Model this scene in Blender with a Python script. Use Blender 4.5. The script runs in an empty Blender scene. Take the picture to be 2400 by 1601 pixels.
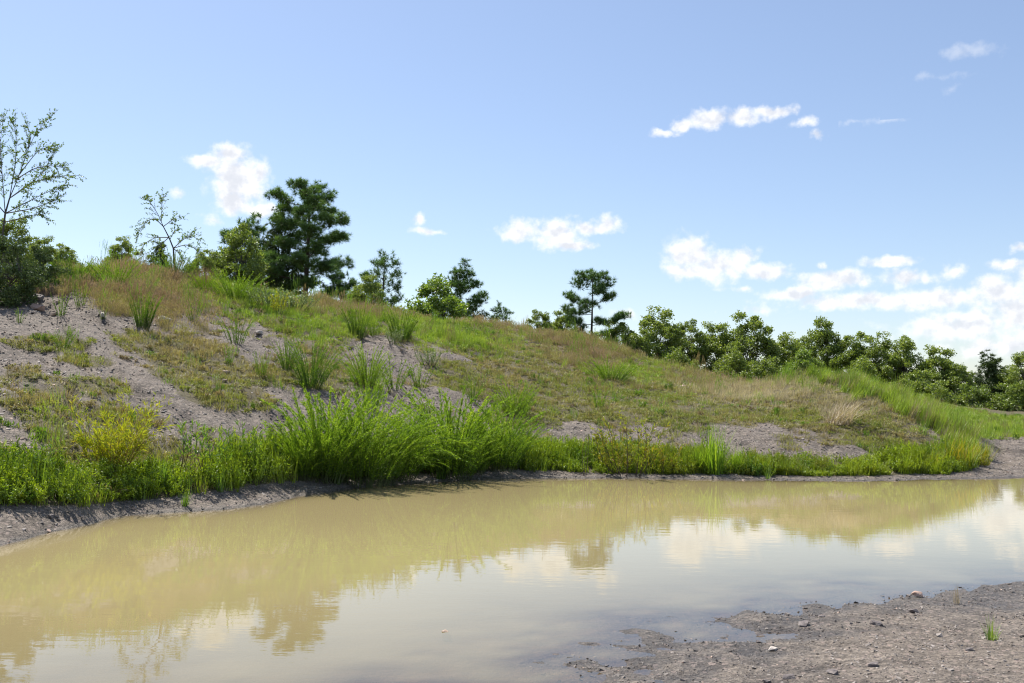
import bpy, bmesh, math, random
import numpy as np
from mathutils import Matrix, Vector, Euler

R = math.radians
scene = bpy.context.scene
C = scene.collection

# ------------------------------------------------------------------ camera
CAM_H = 1.6
PITCH, ROLL = 3.2, 1.0
cam_d = bpy.data.cameras.new('camera')
cam_d.lens = 35.0
cam_d.sensor_width = 36.0
cam_d.clip_start = 0.1
cam_d.clip_end = 6000
cam = bpy.data.objects.new('camera', cam_d)
C.objects.link(cam)
CAM_M = Matrix.Rotation(R(90 + PITCH), 4, 'X') @ Matrix.Rotation(R(ROLL), 4, 'Z')
cam.matrix_world = Matrix.Translation((0, 0, CAM_H)) @ CAM_M
scene.camera = cam

# ------------------------------------------------------------------ sun, sky, exposure
SUN_AZ, SUN_EL = -38.0, 56.0          # azimuth from +Y, positive towards +X
sun_d = bpy.data.lights.new('sun', 'SUN')
sun_d.energy = 5.0
sun_d.angle = R(0.53)
sun_d.color = (1.0, 0.955, 0.88)
sun = bpy.data.objects.new('sun', sun_d)
C.objects.link(sun)
to_sun = Vector((math.sin(R(SUN_AZ)) * math.cos(R(SUN_EL)), math.cos(R(SUN_AZ)) * math.cos(R(SUN_EL)), math.sin(R(SUN_EL))))
sun.rotation_euler = to_sun.to_track_quat('Z', 'Y').to_euler()

scene.view_settings.view_transform = 'Standard'
scene.view_settings.look = 'None'
scene.view_settings.exposure = 0.58
scene.view_settings.gamma = 1.0
scene.view_settings.use_curve_mapping = False
scene.cycles.pixel_filter_type = 'BLACKMAN_HARRIS'
scene.cycles.filter_width = 1.15
scene.cycles.max_bounces = 8
scene.cycles.transparent_max_bounces = 12
scene.cycles.diffuse_bounces = 3
scene.cycles.glossy_bounces = 3
scene.cycles.transmission_bounces = 4
scene.cycles.caustics_reflective = False
scene.cycles.caustics_refractive = False
scene.cycles.sample_clamp_indirect = 6.0

# pixel tools: layout measured on a 2351 x 1568 copy of the picture
FPX, PCX, PCY = 2351 * 35 / 36.0, 1175.5, 784.0
RM = np.array(CAM_M.to_3x3())

def ray(px, py):
    d = np.stack([(np.asarray(px, float) - PCX) / FPX, -(np.asarray(py, float) - PCY) / FPX, -np.ones_like(np.asarray(px, float) + np.asarray(py, float))], -1)
    d = d @ RM.T
    return d / np.linalg.norm(d, axis=-1, keepdims=True)

def at(px, py, dist):
    """world point on the ray of a pixel at a horizontal distance from the camera"""
    r = ray(px, py)
    k = dist / np.hypot(r[..., 0], r[..., 1])
    return np.array([0, 0, CAM_H]) + r * np.asarray(k)[..., None]

def project(p):
    q = (np.asarray(p, float) - np.array([0, 0, CAM_H])) @ RM
    w = np.where(q[..., 2] < -1e-4, -q[..., 2], 1e-4)
    return PCX + FPX * q[..., 0] / w, PCY - FPX * q[..., 1] / w

# ------------------------------------------------------------------ node helper
class NT:
    def __init__(self, tree):
        self.t = tree
        tree.nodes.clear()
    def n(self, kind, **kw):
        nd = self.t.nodes.new(kind)
        for k, v in kw.items():
            setattr(nd, k, v)
        return nd
    def link(self, a, b):
        self.t.links.new(a, b)
    def put(self, sock, v):
        if hasattr(v, 'is_linked'):
            self.link(v, sock)
        elif v is not None:
            sock.default_value = v
    def math(self, op, a, b=None, c=None, clamp=False):
        nd = self.n('ShaderNodeMath', operation=op, use_clamp=clamp)
        self.put(nd.inputs[0], a)
        if b is not None: self.put(nd.inputs[1], b)
        if c is not None: self.put(nd.inputs[2], c)
        return nd.outputs[0]
    def vmath(self, op, a, b=None):
        nd = self.n('ShaderNodeVectorMath', operation=op)
        self.put(nd.inputs[0], a)
        if b is not None: self.put(nd.inputs[1], b)
        return nd.outputs['Value'] if op in ('LENGTH', 'DOT_PRODUCT', 'DISTANCE') else nd.outputs[0]
    def ramp01(self, x, a, b, smooth=True):
        nd = self.n('ShaderNodeMapRange', interpolation_type='SMOOTHSTEP' if smooth else 'LINEAR')
        self.put(nd.inputs[0], x)
        nd.inputs[1].default_value = a; nd.inputs[2].default_value = b
        nd.inputs[3].default_value = 0; nd.inputs[4].default_value = 1
        return nd.outputs[0]
    def mix(self, f, a, b, mode='MIX'):
        nd = self.n('ShaderNodeMix', data_type='RGBA', blend_type=mode)
        self.put(nd.inputs[0], f)
        for s, v in ((nd.inputs[6], a), (nd.inputs[7], b)):
            self.put(s, (*v, 1) if isinstance(v, tuple) and len(v) == 3 else v)
        return nd.outputs[2]
    def noise(self, vec, scale, detail=4, rough=0.55, dims='3D', distort=0.0):
        nd = self.n('ShaderNodeTexNoise', noise_dimensions=dims)
        if vec is not None: self.link(vec, nd.inputs['Vector'])
        nd.inputs['Scale'].default_value = scale
        nd.inputs['Detail'].default_value = detail
        nd.inputs['Roughness'].default_value = rough
        nd.inputs['Distortion'].default_value = distort
        return nd.outputs['Fac']
    def ramp(self, fac, stops):
        nd = self.n('ShaderNodeValToRGB')
        self.put(nd.inputs[0], fac)
        el = nd.color_ramp.elements
        while len(el) < len(stops): el.new(0.5)
        for e, (p, c) in zip(el, stops):
            e.position = p; e.color = (*c, 1)
        return nd.outputs[0]

# ------------------------------------------------------------------ world: sky with fair-weather clouds
world = bpy.data.worlds.new('World')
scene.world = world
world.use_nodes = True
W = NT(world.node_tree)
sky_n = W.n('ShaderNodeTexSky', sky_type='NISHITA')
sky_n.sun_disc = False
sky_n.sun_elevation = R(SUN_EL)
sky_n.sun_rotation = R(SUN_AZ)
sky_n.altitude = 200
sky_n.air_density = 1.0
sky_n.dust_density = 0.6
sky_n.ozone_density = 2.5
SKY_STRENGTH = 0.1
sky_c = W.mix(0.10, W.mix(1.0, sky_n.outputs[0], (1.02, 0.985, 0.99), 'MULTIPLY'), (5.7, 6.5, 8.2))
# clouds: x, y, half width, half height measured on the picture
CLOUDS = [
    (548, 412, 62, 62, 1), (480, 368, 48, 15, 1), (530, 352, 42, 22, 1), (592, 402, 34, 38, 1), (540, 462, 52, 34, 1), (600, 484, 44, 15, 1),
    (410, 443, 16, 10, .55), (490, 506, 28, 13, .6), (962, 504, 17, 16, .8), (990, 530, 38, 9, .7),
    (1192, 530, 46, 28, 1), (1275, 536, 62, 36, 1), (1392, 514, 36, 20, 1), (1310, 562, 60, 14, 1), (1345, 525, 40, 15, .9),
    (1582, 582, 56, 44, 1), (1650, 612, 76, 34, 1), (1760, 626, 54, 22, 1), (1700, 590, 48, 22, .9), (1590, 622, 60, 20, 1),
    (1530, 305, 32, 9, .8), (1570, 288, 30, 14, .95), (1625, 275, 48, 22, 1), (1700, 268, 56, 18, 1), (1775, 258, 44, 13, .95), (1850, 280, 26, 12, .7), (1878, 312, 20, 9, .6),
    (1962, 281, 42, 8, .55), (2040, 278, 40, 5, .4),
    (1815, 674, 66, 15, 1), (1915, 643, 76, 22, 1), (2045, 602, 52, 12, 1), (1970, 692, 160, 20, 1), (2140, 688, 110, 24, 1), (2290, 668, 70, 34, 1),
    (2200, 748, 130, 32, .9), (2345, 716, 90, 48, 1), (2320, 795, 140, 30, .75), (2080, 640, 60, 18, .8), (2185, 620, 26, 16, .8), (2345, 570, 32, 10, .7), (2310, 606, 40, 10, .7),
    (2450, 640, 120, 40, 1), (2500, 740, 150, 60, 1), (1880, 612, 12, 6, .5), (1705, 666, 34, 8, .55), (1440, 722, 28, 12, .7), (1735, 710, 50, 10, .45),
    (2225, 120, 76, 12, .42), (2180, 204, 30, 8, .45), (2150, 178, 60, 6, .3), (840, 114, 50, 5, .22),
    (-300, 300, 130, 50, 1), (-420, 520, 90, 40, 1), (2750, 450, 120, 45, 1), (2900, 250, 90, 35, .9), (900, -420, 150, 40, .7), (1900, -700, 200, 60, .8),
]
tc = W.n('ShaderNodeTexCoord')
nrm = W.vmath('NORMALIZE', tc.outputs['Generated'])
sep = W.n('ShaderNodeSeparateXYZ'); W.link(nrm, sep.inputs[0])
az = W.math('ARCTAN2', sep.outputs[0], sep.outputs[1])
el = W.math('ARCSINE', sep.outputs[2])
comb = W.n('ShaderNodeCombineXYZ')
W.link(az, comb.inputs[0]); W.link(el, comb.inputs[1])
AE = comb.outputs[0]
# warp the layout so that outlines fray
wn = W.n('ShaderNodeTexNoise'); W.link(AE, wn.inputs['Vector'])
wn.inputs['Scale'].default_value = 48; wn.inputs['Detail'].default_value = 6; wn.inputs['Roughness'].default_value = 0.58
warp = W.vmath('MULTIPLY', W.vmath('SUBTRACT', wn.outputs['Color'], (0.5, 0.5, 0.5)), (0.022, 0.013, 0))
P = W.vmath('ADD', AE, warp)
def background(col):
    b_ = W.n('ShaderNodeBackground'); W.put(b_.inputs[0], col); b_.inputs[1].default_value = SKY_STRENGTH
    return b_.outputs[0]
fine = W.noise(AE, 58, 7, 0.55)
fine2 = W.noise(AE, 30, 3, 0.5)
fine_sun = W.noise(W.vmath('ADD', AE, (-0.004, 0.008, 0.0)), 58, 5, 0.55)
def cloud_group(blobs, most=0.97):
    dmin = None
    for (cx, cy, rx, ry, op) in blobs:
        r = ray(cx, cy)
        a_, e_ = math.atan2(r[0], r[1]), math.asin(r[2])
        s = W.vmath('SUBTRACT', P, (a_, e_, 0))
        s = W.vmath('MULTIPLY', s, (FPX / (1.22 * rx) * math.cos(e_), FPX / (1.25 * ry), 0))
        L = W.math('MULTIPLY_ADD', W.vmath('LENGTH', s), -op, op)
        dmin = L if dmin is None else W.math('SMOOTH_MAX', dmin, L, 0.2)
    dens = W.math('ADD', dmin, W.math('MULTIPLY_ADD', fine, 1.7, -0.80))
    alpha = W.math('MULTIPLY', W.ramp01(dens, 0.0, 0.78), most)
    shade = W.math('ADD', W.math('MULTIPLY', dens, 0.55), W.math('ADD', W.math('MULTIPLY_ADD', fine2, 1.0, -0.5), W.math('MULTIPLY', W.math('SUBTRACT', fine_sun, fine), 2.2)))
    ccol = W.mix(W.ramp01(shade, 0.05, 0.85), CLOUD_LIT, CLOUD_SHADE)
    return background(W.mix(alpha, sky_c, ccol))
CLOUD_LIT, CLOUD_SHADE = (7.6, 7.6, 7.65), (5.5, 5.68, 6.15)
surf = background(sky_c)
# each group of clouds is only worked out inside its own stretch of sky
BOXES = [(340, 260, 720, 570, .97), (900, 440, 1490, 620, .97), (1460, 190, 1925, 370, .93), (1925, 240, 2140, 330, .4), (1380, 500, 2900, 900, .93), (2020, 60, 2400, 240, .3), (-700, 200, -80, 640, .97), (2560, 150, 3100, 500, .97), (600, -1000, 2400, -250, .8)]
for (x0, y0, x1, y1, most) in BOXES:
    bl = [c for c in CLOUDS if x0 <= c[0] <= x1 and y0 <= c[1] <= y1]
    if not bl: continue
    cs = [ray(x, y) for x in (x0, x1) for y in (y0, y1)]
    A_ = [math.atan2(c[0], c[1]) for c in cs]; E_ = [math.asin(c[2]) for c in cs]
    ga = W.math('COMPARE', az, (min(A_) + max(A_)) / 2, (max(A_) - min(A_)) / 2)
    ge = W.math('COMPARE', el, (min(E_) + max(E_)) / 2, (max(E_) - min(E_)) / 2)
    mx = W.n('ShaderNodeMixShader')
    W.link(W.math('MULTIPLY', ga, ge), mx.inputs[0]); W.link(surf, mx.inputs[1]); W.link(cloud_group(bl, most), mx.inputs[2])
    surf = mx.outputs[0]
world.cycles.sampling_method = 'MANUAL'
world.cycles.sample_map_resolution = 256
wo = W.n('ShaderNodeOutputWorld'); W.link(surf, wo.inputs[0])

# ------------------------------------------------------------------ numeric noise
def _hash(ix, iy, seed):
    h = (ix.astype(np.int64) * 374761393 + iy.astype(np.int64) * 668265263 + seed * 1442695041) & 0xFFFFFFFF
    h = ((h ^ (h >> 13)) * 1274126177) & 0xFFFFFFFF
    return ((h ^ (h >> 16)) & 0xFFFF) / 65535.0

def vnoise(x, y, seed=0):
    ix, iy = np.floor(x), np.floor(y)
    fx, fy = x - ix, y - iy
    fx, fy = fx * fx * (3 - 2 * fx), fy * fy * (3 - 2 * fy)
    a, b = _hash(ix, iy, seed), _hash(ix + 1, iy, seed)
    c, d = _hash(ix, iy + 1, seed), _hash(ix + 1, iy + 1, seed)
    return (a + (b - a) * fx) * (1 - fy) + (c + (d - c) * fx) * fy

def fbm(x, y, octv=4, seed=0, gain=0.5):
    v, amp, tot = 0, 1.0, 0.0
    for o in range(octv):
        v = v + amp * vnoise(x * 2 ** o + 17.3 * o, y * 2 ** o - 9.1 * o, seed + o)
        tot += amp; amp *= gain
    return v / tot - 0.5

def sstep(a, b, x):
    t = np.clip((x - a) / (b - a), 0, 1)
    return t * t * (3 - 2 * t)

# ------------------------------------------------------------------ terrain height
# columns: picture x, shoreline y, then (y, distance) of bank lip, low slope, high slope, crest; then height at 55 m
COLS = [
    (-900, 1450, (1330, 8.2), (1050, 10.2), (800, 14), (640, 18), 3.2),
    (-300, 1330, (1235, 9.8), (1010, 11.6), (800, 15.5), (640, 19.5), 3.2),
    (0, 1253, (1165, 11.2), (1000, 13.2), (800, 17), (632, 21.5), 3.2),
    (150, 1215, (1160, 12.0), (980, 14.4), (790, 18.2), (603, 23.5), 3.2),
    (300, 1183, (1140, 13.6), (950, 16.3), (780, 20.2), (610, 25), 3.2),
    (500, 1171, (1140, 14.2), (960, 17.4), (790, 22), (645, 27), 3.0),
    (600, 1160, (1125, 15.2), (960, 18.5), (795, 23), (665, 28), 3.0),
    (700, 1138, (1110, 16.6), (960, 19.5), (800, 24), (685, 29), 3.0),
    (850, 1117, (1095, 18.2), (960, 20.5), (810, 25.5), (705, 30.5), 3.0),
    (1000, 1107, (1085, 19.4), (960, 21.6), (820, 27), (725, 32), 3.0),
    (1150, 1099, (1078, 20.3), (965, 22.8), (840, 28.5), (748, 34), 3.0),
    (1300, 1098, (1076, 20.9), (966, 24), (860, 29.5), (768, 35), 3.0),
    (1500, 1099, (1081, 21.0), (972, 24.2), (900, 29), (826, 36.5), 2.7),
    (1700, 1103, (1086, 21.1), (990, 23.6), (922, 29), (874, 37), 2.5),
    (1850, 1104, (1088, 21.4), (1012, 23.3), (934, 27.5), (868, 31.5), 2.3),
    (1950, 1104, (1088, 21.6), (1024, 23.2), (942, 26.8), (880, 30.2), 2.2),
    (2050, 1103, (1088, 22.0), (1040, 23.2), (970, 25.6), (920, 28.8), 2.1),
    (2150, 1101, (1085, 22.6), (1058, 23.4), (1015, 24.9), (975, 27.2), 2.0),
    (2230, 1099, (1084, 22.8), (1072, 23.6), (1050, 24.6), (1030, 26.2), 1.9),
    (2300, 1097, (1088, 23.2), (1075, 24.0), (1052, 29.0), (1010, 36), 1.8),
    (2400, 1094, (1086, 23.6), (1072, 24.4), (1052, 29.5), (1006, 37), 1.8),
    (3000, 1085, (1070, 26), (1050, 28), (1040, 31), (1000, 40), 1.8),
]
_az, _D, _Z = [], [], []
for (cx, sy, lip, p2, p3, p4, zfar) in COLS:
    r = ray(cx, sy)
    ds = CAM_H / -r[2] * math.hypot(r[0], r[1])
    dd, zz = [ds], [0.0]
    k4 = float(np.interp(cx, [1300, 1850], [1.5, 1.0])); k3 = 1 + (k4 - 1) * .4
    sec = math.hypot(r[0], r[1]) / r[1]
    for (yy, dist, kk) in ((*lip, 1.0), (*p2, 1.0), (*p3, k3), (*p4, k4)):
        dist = ds + (dist * sec - ds) * kk
        q = at(cx, yy, dist)
        dd.append(max(dist, dd[-1] + 0.25)); zz.append(max(float(q[2]), 0.04))
    if cx >= 2280:
        zz = [0.0, 0.05, 0.065, 0.075, 0.40]
    _az.append(math.atan2(r[0], r[1]))
    yb_ = p4[0] + 14 if cx < 1500 else float(np.interp(cx, [1500, 1700, 2000, 2350], [846, 874, 908, 928]))
    zfar = float(at(cx, yb_, 84.0)[2])
    dd += [dd[-1] + 4.5, 84.0, 120.0, 500.0, 4000.0]
    zz += [zz[-1] - 0.55 if zz[-1] > 2.2 else zz[-1] + 0.15, zfar, zfar - 0.4, 3.0, 8.0]
    _D.append(dd); _Z.append(zz)
_az, _D, _Z = np.array(_az), np.array(_D), np.array(_Z)
_o = np.argsort(_az); _az, _D, _Z = _az[_o], _D[_o], _Z[_o]

NEARLINE_PX = [(600, 1740), (900, 1660), (1120, 1590), (1270, 1548), (1390, 1516), (1480, 1492), (1570, 1466), (1700, 1436), (1850, 1405), (2000, 1380), (2180, 1362), (2351, 1352), (2600, 1335), (3000, 1300)]
_np = []
for (x_, y_) in NEARLINE_PX:
    r = ray(x_, y_); k = CAM_H / -r[2]
    _np.append((r[0] * k, r[1] * k))
_np = np.array(_np)

def near_signed(x, y):
    """positive on the near bank (towards the camera from the waterline)"""
    yl = np.interp(x, _np[:, 0], _np[:, 1], left=_np[0, 1] - 0.3)
    sl = np.interp(x, _np[:, 0], np.gradient(_np[:, 1], _np[:, 0]))
    yl = np.where(x < _np[0, 0], _np[0, 1] - 0.25 * (_np[0, 0] - x), yl)
    return (yl - y) / np.sqrt(1 + np.clip(sl, -1.5, 1.5) ** 2)

def lerp_cols(A, az):
    j = np.clip(np.searchsorted(_az, az) - 1, 0, len(_az) - 2)
    t = np.clip((az - _az[j]) / (_az[j + 1] - _az[j]), 0, 1)
    t = t * 0.6 + 0.4 * t * t * (3 - 2 * t)
    return A[j] * (1 - t)[:, None] + A[j + 1] * t[:, None]

POOLS = [(15.9, 31.3, 3.0, .8, .2), (17.2, 28.2, 1.6, .3, .16)]
def terrain(x, y, detail=True):
    x = np.atleast_1d(np.asarray(x, float)); y = np.atleast_1d(np.asarray(y, float))
    d = np.hypot(x, y); az = np.arctan2(x, y)
    azc = np.clip(az, _az[0], _az[-1])
    Dk, Zk = lerp_cols(_D, azc), lerp_cols(_Z, azc)
    w1 = fbm(x * 0.35, y * 0.35, 3, 5)
    # monotone-ish piecewise interpolation with softened knees
    def prof(dq):
        z = np.zeros_like(dq)
        z = np.where(dq < Dk[:, 0], -0.22 * (Dk[:, 0] - dq), z)
        for k in range(Dk.shape[1] - 1):
            t = (dq - Dk[:, k]) / (Dk[:, k + 1] - Dk[:, k])
            zz = Zk[:, k] + (Zk[:, k + 1] - Zk[:, k]) * np.clip(t, 0, 1)
            z = np.where((t >= 0) & (t <= 1), zz, z)
        return z
    far = np.clip(prof(d), -0.55, None)
    soft = sstep(1.2, 3.0, d - Dk[:, 0])
    acc = sum(np.clip(prof(d + o * (0.35 + 0.028 * d)), -0.55, None) for o in (-1, -.5, 0, .5, 1)) / 5
    far = far * (1 - soft) + acc * soft
    s = near_signed(x, y)
    near = np.where(s > 0, 0.055 * s / (1 + 0.12 * np.clip(s, 0, None)), np.clip(0.045 * s, -0.55, 0))
    back = np.abs(az) > 1.9
    far = np.where(np.abs(az) > 1.35, np.minimum(far, 0.3), far)
    z = np.maximum(far, near)
    if detail:
        hill = sstep(0.6, 2.6, d - Dk[:, 0]) * (d > Dk[:, 0])
        z = z + hill * (0.34 * fbm(x * 0.22 + 3, y * 0.22, 3, 11) * sstep(0, 6, d - Dk[:, 0]) + 0.13 * fbm(x * 0.8, y * 0.8, 3, 21))
        # rills running down the bare slope
        u = x * 0.80 + y * 0.60; v = -x * 0.60 + y * 0.80
        u = u + 0.9 * w1
        ril = np.abs(fbm(u * 0.75, v * 0.13, 3, 31)) * 2
        left = sstep(2.0, -3.0, x)
        z = z - hill * (0.35 + 0.65 * left) * 0.15 * (1 - sstep(0.0, 0.16, ril))
        z = z + hill * 0.07 * fbm(x * 2.6, y * 2.6, 3, 41) + hill * 0.045 * (np.abs(fbm(x * 7, y * 7, 2, 43)) - 0.1)
        bank = (z > -0.3) & (d < Dk[:, 0] + 1.5)
        edge = np.exp(-(s / 1.4) ** 2)
        z = z + edge * (0.085 * fbm(x * 1.3, y * 1.9, 4, 51, 0.6)) + edge * 0.03 * fbm(x * 6, y * 8, 3, 53)
        nb = sstep(-0.3, 0.5, s)
        z = z + nb * (0.05 * fbm(x * 1.7, y * 1.7, 4, 61) + 0.022 * fbm(x * 9, y * 9, 3, 63))
        sh = np.exp(-((d - Dk[:, 0] - 0.2) / 0.8) ** 2)
        z = z + sh * (0.05 * fbm(x * 1.5, y * 1.5, 4, 71) + 0.03 * fbm(x * 8, y * 8, 2, 73))
        # right-hand flat with shallow pools
        flat = sstep(0.525 * 0 + 0.435, 0.455, az) * (d > 23.3) * (d < 36)
        z = z + flat * 0.08 * fbm(x * 0.55 + 5, y * 0.55 + 1.3, 2, 83)
        for (cx_, cy_, ra, rb, dp) in POOLS:
            e = ((x - cx_) / ra) ** 2 + ((y - cy_) / rb) ** 2 + 0.6 * fbm(x * 1.2, y * 2.0, 2, 87)
            z = z - dp * (1 - sstep(.4, 1.2, e))
    return z

def ground(x, y):
    return float(terrain(x, y)[0])

def hit(px, py, dmin=4.0, dmax=95.0):
    """where the ray of a pixel meets the ground"""
    ds = np.geomspace(dmin, dmax, 900)
    q = at(px, py, ds) if False else np.array([0, 0, CAM_H]) + ray(px, py)[None, :] * (ds / np.hypot(*ray(px, py)[:2]))[:, None]
    h = terrain(q[:, 0], q[:, 1])
    below = np.nonzero(q[:, 2] <= h)[0]
    i = below[0] if len(below) else len(ds) - 1
    return np.array([q[i, 0], q[i, 1], h[i]])

# ------------------------------------------------------------------ mesh tools
def make_mesh(name, V, F, mats, tint=None, smooth=False, fmat=None, extra=None):
    V = np.asarray(V, np.float32); F = np.asarray(F, np.int32)
    me = bpy.data.meshes.new(name)
    k = F.shape[1]
    me.vertices.add(len(V)); me.vertices.foreach_set('co', V.ravel())
    me.loops.add(F.size); me.loops.foreach_set('vertex_index', F.ravel())
    me.polygons.add(len(F))
    me.polygons.foreach_set('loop_start', np.arange(0, F.size, k, dtype=np.int32))
    me.polygons.foreach_set('loop_total', np.full(len(F), k, np.int32))
    me.polygons.foreach_set('use_smooth', np.full(len(F), smooth, bool))
    if fmat is not None:
        me.polygons.foreach_set('material_index', np.asarray(fmat, np.int32))
    for m in (mats if isinstance(mats, (list, tuple)) else [mats]):
        me.materials.append(m)
    if tint is not None:
        a = me.attributes.new('tint', 'FLOAT', 'POINT'); a.data.foreach_set('value', np.asarray(tint, np.float32))
    for key, val in (extra or {}).items():
        a = me.attributes.new(key, 'FLOAT', 'POINT'); a.data.foreach_set('value', np.asarray(val, np.float32))
    me.update(); me.validate(verbose=False)
    return me

class Acc:
    """collects many transformed copies of small templates into one mesh"""
    def __init__(self): self.V, self.F, self.T, self.n = [], [], [], 0
    def add(self, V, F, tint=0.5):
        V = np.asarray(V, float); self.V.append(V); self.F.append(np.asarray(F) + self.n)
        self.T.append(np.broadcast_to(np.asarray(tint, float), (len(V),))); self.n += len(V)
    def many(self, V, F, M, T, tint):
        k, n = len(T), len(V)
        if k == 0: return
        VV = np.einsum('kij,nj->kni', M, V) + T[:, None, :]
        FF = (np.asarray(F)[None] + (np.arange(k) * n)[:, None, None]).reshape(-1, 3) + self.n
        self.V.append(VV.reshape(-1, 3)); self.F.append(FF)
        self.T.append(np.repeat(tint, n)); self.n += k * n
    def mesh(self, name, mats, smooth=False):
        return make_mesh(name, np.concatenate(self.V), np.concatenate(self.F), mats, np.concatenate(self.T), smooth)

def frames(D, rng, twist=True):
    """matrices whose Z column is D (k,3)"""
    D = D / np.linalg.norm(D, axis=1, keepdims=True)
    a = np.where(np.abs(D[:, 2:3]) > 0.95, np.array([[1.0, 0, 0]]), np.array([[0, 0, 1.0]]))
    X = np.cross(a, D); X /= np.linalg.norm(X, axis=1, keepdims=True)
    Y = np.cross(D, X)
    if twist:
        t = rng.uniform(0, 2 * math.pi, len(D))[:, None]
        X, Y = X * np.cos(t) + Y * np.sin(t), -X * np.sin(t) + Y * np.cos(t)
    return np.stack([X, Y, D], -1)

def rand_dir(rng, k, up=0.0):
    v = rng.normal(size=(k, 3)); v[:, 2] += up
    return v / np.linalg.norm(v, axis=1, keepdims=True)

def tube(P, rad, sides=5):
    P = np.asarray(P, float); n = len(P)
    T = np.gradient(P, axis=0); T /= np.linalg.norm(T, axis=1, keepdims=True) + 1e-9
    a = np.array([0.31, 0.95, 0.05])
    X = np.cross(T, a); X /= np.linalg.norm(X, axis=1, keepdims=True) + 1e-9
    Y = np.cross(T, X)
    th = np.arange(sides) * 2 * math.pi / sides
    V = (P[:, None] + np.asarray(rad)[:, None, None] * (np.cos(th)[None, :, None] * X[:, None] + np.sin(th)[None, :, None] * Y[:, None])).reshape(-1, 3)
    F = []
    for i in range(n - 1):
        for j in range(sides):
            a_, b_ = i * sides + j, i * sides + (j + 1) % sides
            F += [(a_, b_, b_ + sides), (a_, b_ + sides, a_ + sides)]
    return V, np.array(F)

def leaf_tpl(length, width, fold=0.15, droop=0.1):
    """pointed leaf along +Z, four triangles"""
    V = np.array([(0, 0, 0), (-width / 2, fold * width, length * .42), (width / 2, fold * width, length * .42), (0, 0, length * .5), (0, droop * length, length)])
    F = np.array([(0, 3, 1), (0, 2, 3), (1, 3, 4), (3, 2, 4)])
    return V, F

def sliver_tpl(length, width):
    return np.array([(-width / 2, 0, 0), (width / 2, 0, 0), (0, 0, length)]), np.array([(0, 1, 2)])

def blade(rng, length, width, lean, curl, az, segs=3):
    t = np.linspace(0, 1, segs + 1)
    ang = lean + curl * t ** 1.5
    step = length / segs
    r = np.concatenate([[0], np.cumsum(np.sin(ang[:-1]) * step)]); z = np.concatenate([[0], np.cumsum(np.cos(ang[:-1]) * step)])
    w = width * (1 - t ** 1.6) * 0.5
    dx, dy = math.cos(az), math.sin(az)
    c = np.stack([r * dx, r * dy, z], -1)
    s = np.array([-dy, dx, 0])
    V = []
    for i in range(segs): V += [c[i] - s * w[i], c[i] + s * w[i]]
    V.append(c[-1])
    F = []
    for i in range(segs - 1):
        a = 2 * i; F += [(a, a + 1, a + 3), (a, a + 3, a + 2)]
    a = 2 * (segs - 1); F.append((a, a + 1, a + 2))
    return np.array(V), np.array(F)

# ------------------------------------------------------------------ object tools
def tag(o, label=None, cat=None, group=None, kind=None):
    if label: o['label'] = label
    if cat: o['category'] = cat
    if group: o['group'] = group
    if kind: o['kind'] = kind
    return o

def obj(name, me, parent=None, loc=None, rot=None, scale=None):
    o = bpy.data.objects.new(name, me); C.objects.link(o)
    if parent is not None: o.parent = parent
    if loc is not None: o.location = loc
    if rot is not None: o.rotation_euler = rot
    if scale is not None: o.scale = scale
    return o

def thing(name, label, cat, loc, rotz=0.0, scale=(1, 1, 1), parts=(), group=None, tilt=(0, 0)):
    e = obj(name, None, loc=[float(v) for v in loc], rot=(tilt[0], tilt[1], rotz), scale=scale if not np.isscalar(scale) else (scale,) * 3)
    e.empty_display_size = 0.2
    tag(e, label, cat, group)
    for (pn, me) in parts:
        obj(pn, me, e)
    return e

# ------------------------------------------------------------------ materials
def new_mat(name):
    m = bpy.data.materials.new(name); m.use_nodes = True
    return m, NT(m.node_tree)

def leaf_mat(name, c0, c1, c2, trans=0.45, gloss=0.05, rough=0.4, instanced=False):
    m, t = new_mat(name)
    at_ = t.n('ShaderNodeAttribute', attribute_name='tint')
    if instanced:
        ic = t.n('ShaderNodeAttribute', attribute_name='col', attribute_type='INSTANCER')
        f = t.math('MULTIPLY_ADD', at_.outputs['Fac'], 0.75, 0.62)
        col = t.vmath('SCALE', ic.outputs['Vector']); nd = col.node; t.link(f, nd.inputs['Scale'])
    else:
        oi = t.n('ShaderNodeObjectInfo')
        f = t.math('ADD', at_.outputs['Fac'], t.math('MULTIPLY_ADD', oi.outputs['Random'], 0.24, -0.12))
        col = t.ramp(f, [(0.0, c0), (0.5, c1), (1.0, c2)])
    d = t.n('ShaderNodeBsdfDiffuse'); t.link(col, d.inputs[0])
    tr = t.n('ShaderNodeBsdfTranslucent')
    tcol = t.mix(1.0, col, (1.0, 1.0, 0.55), 'MULTIPLY'); t.link(tcol, tr.inputs[0])
    mx = t.n('ShaderNodeMixShader'); mx.inputs[0].default_value = trans
    t.link(d.outputs[0], mx.inputs[1]); t.link(tr.outputs[0], mx.inputs[2])
    g = t.n('ShaderNodeBsdfGlossy'); g.inputs['Roughness'].default_value = rough
    g.inputs[0].default_value = (1, 1, 1, 1)
    m2 = t.n('ShaderNodeMixShader'); m2.inputs[0].default_value = gloss
    t.link(mx.outputs[0], m2.inputs[1]); t.link(g.outputs[0], m2.inputs[2])
    o = t.n('ShaderNodeOutputMaterial'); t.link(m2.outputs[0], o.inputs[0])
    return m

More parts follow.
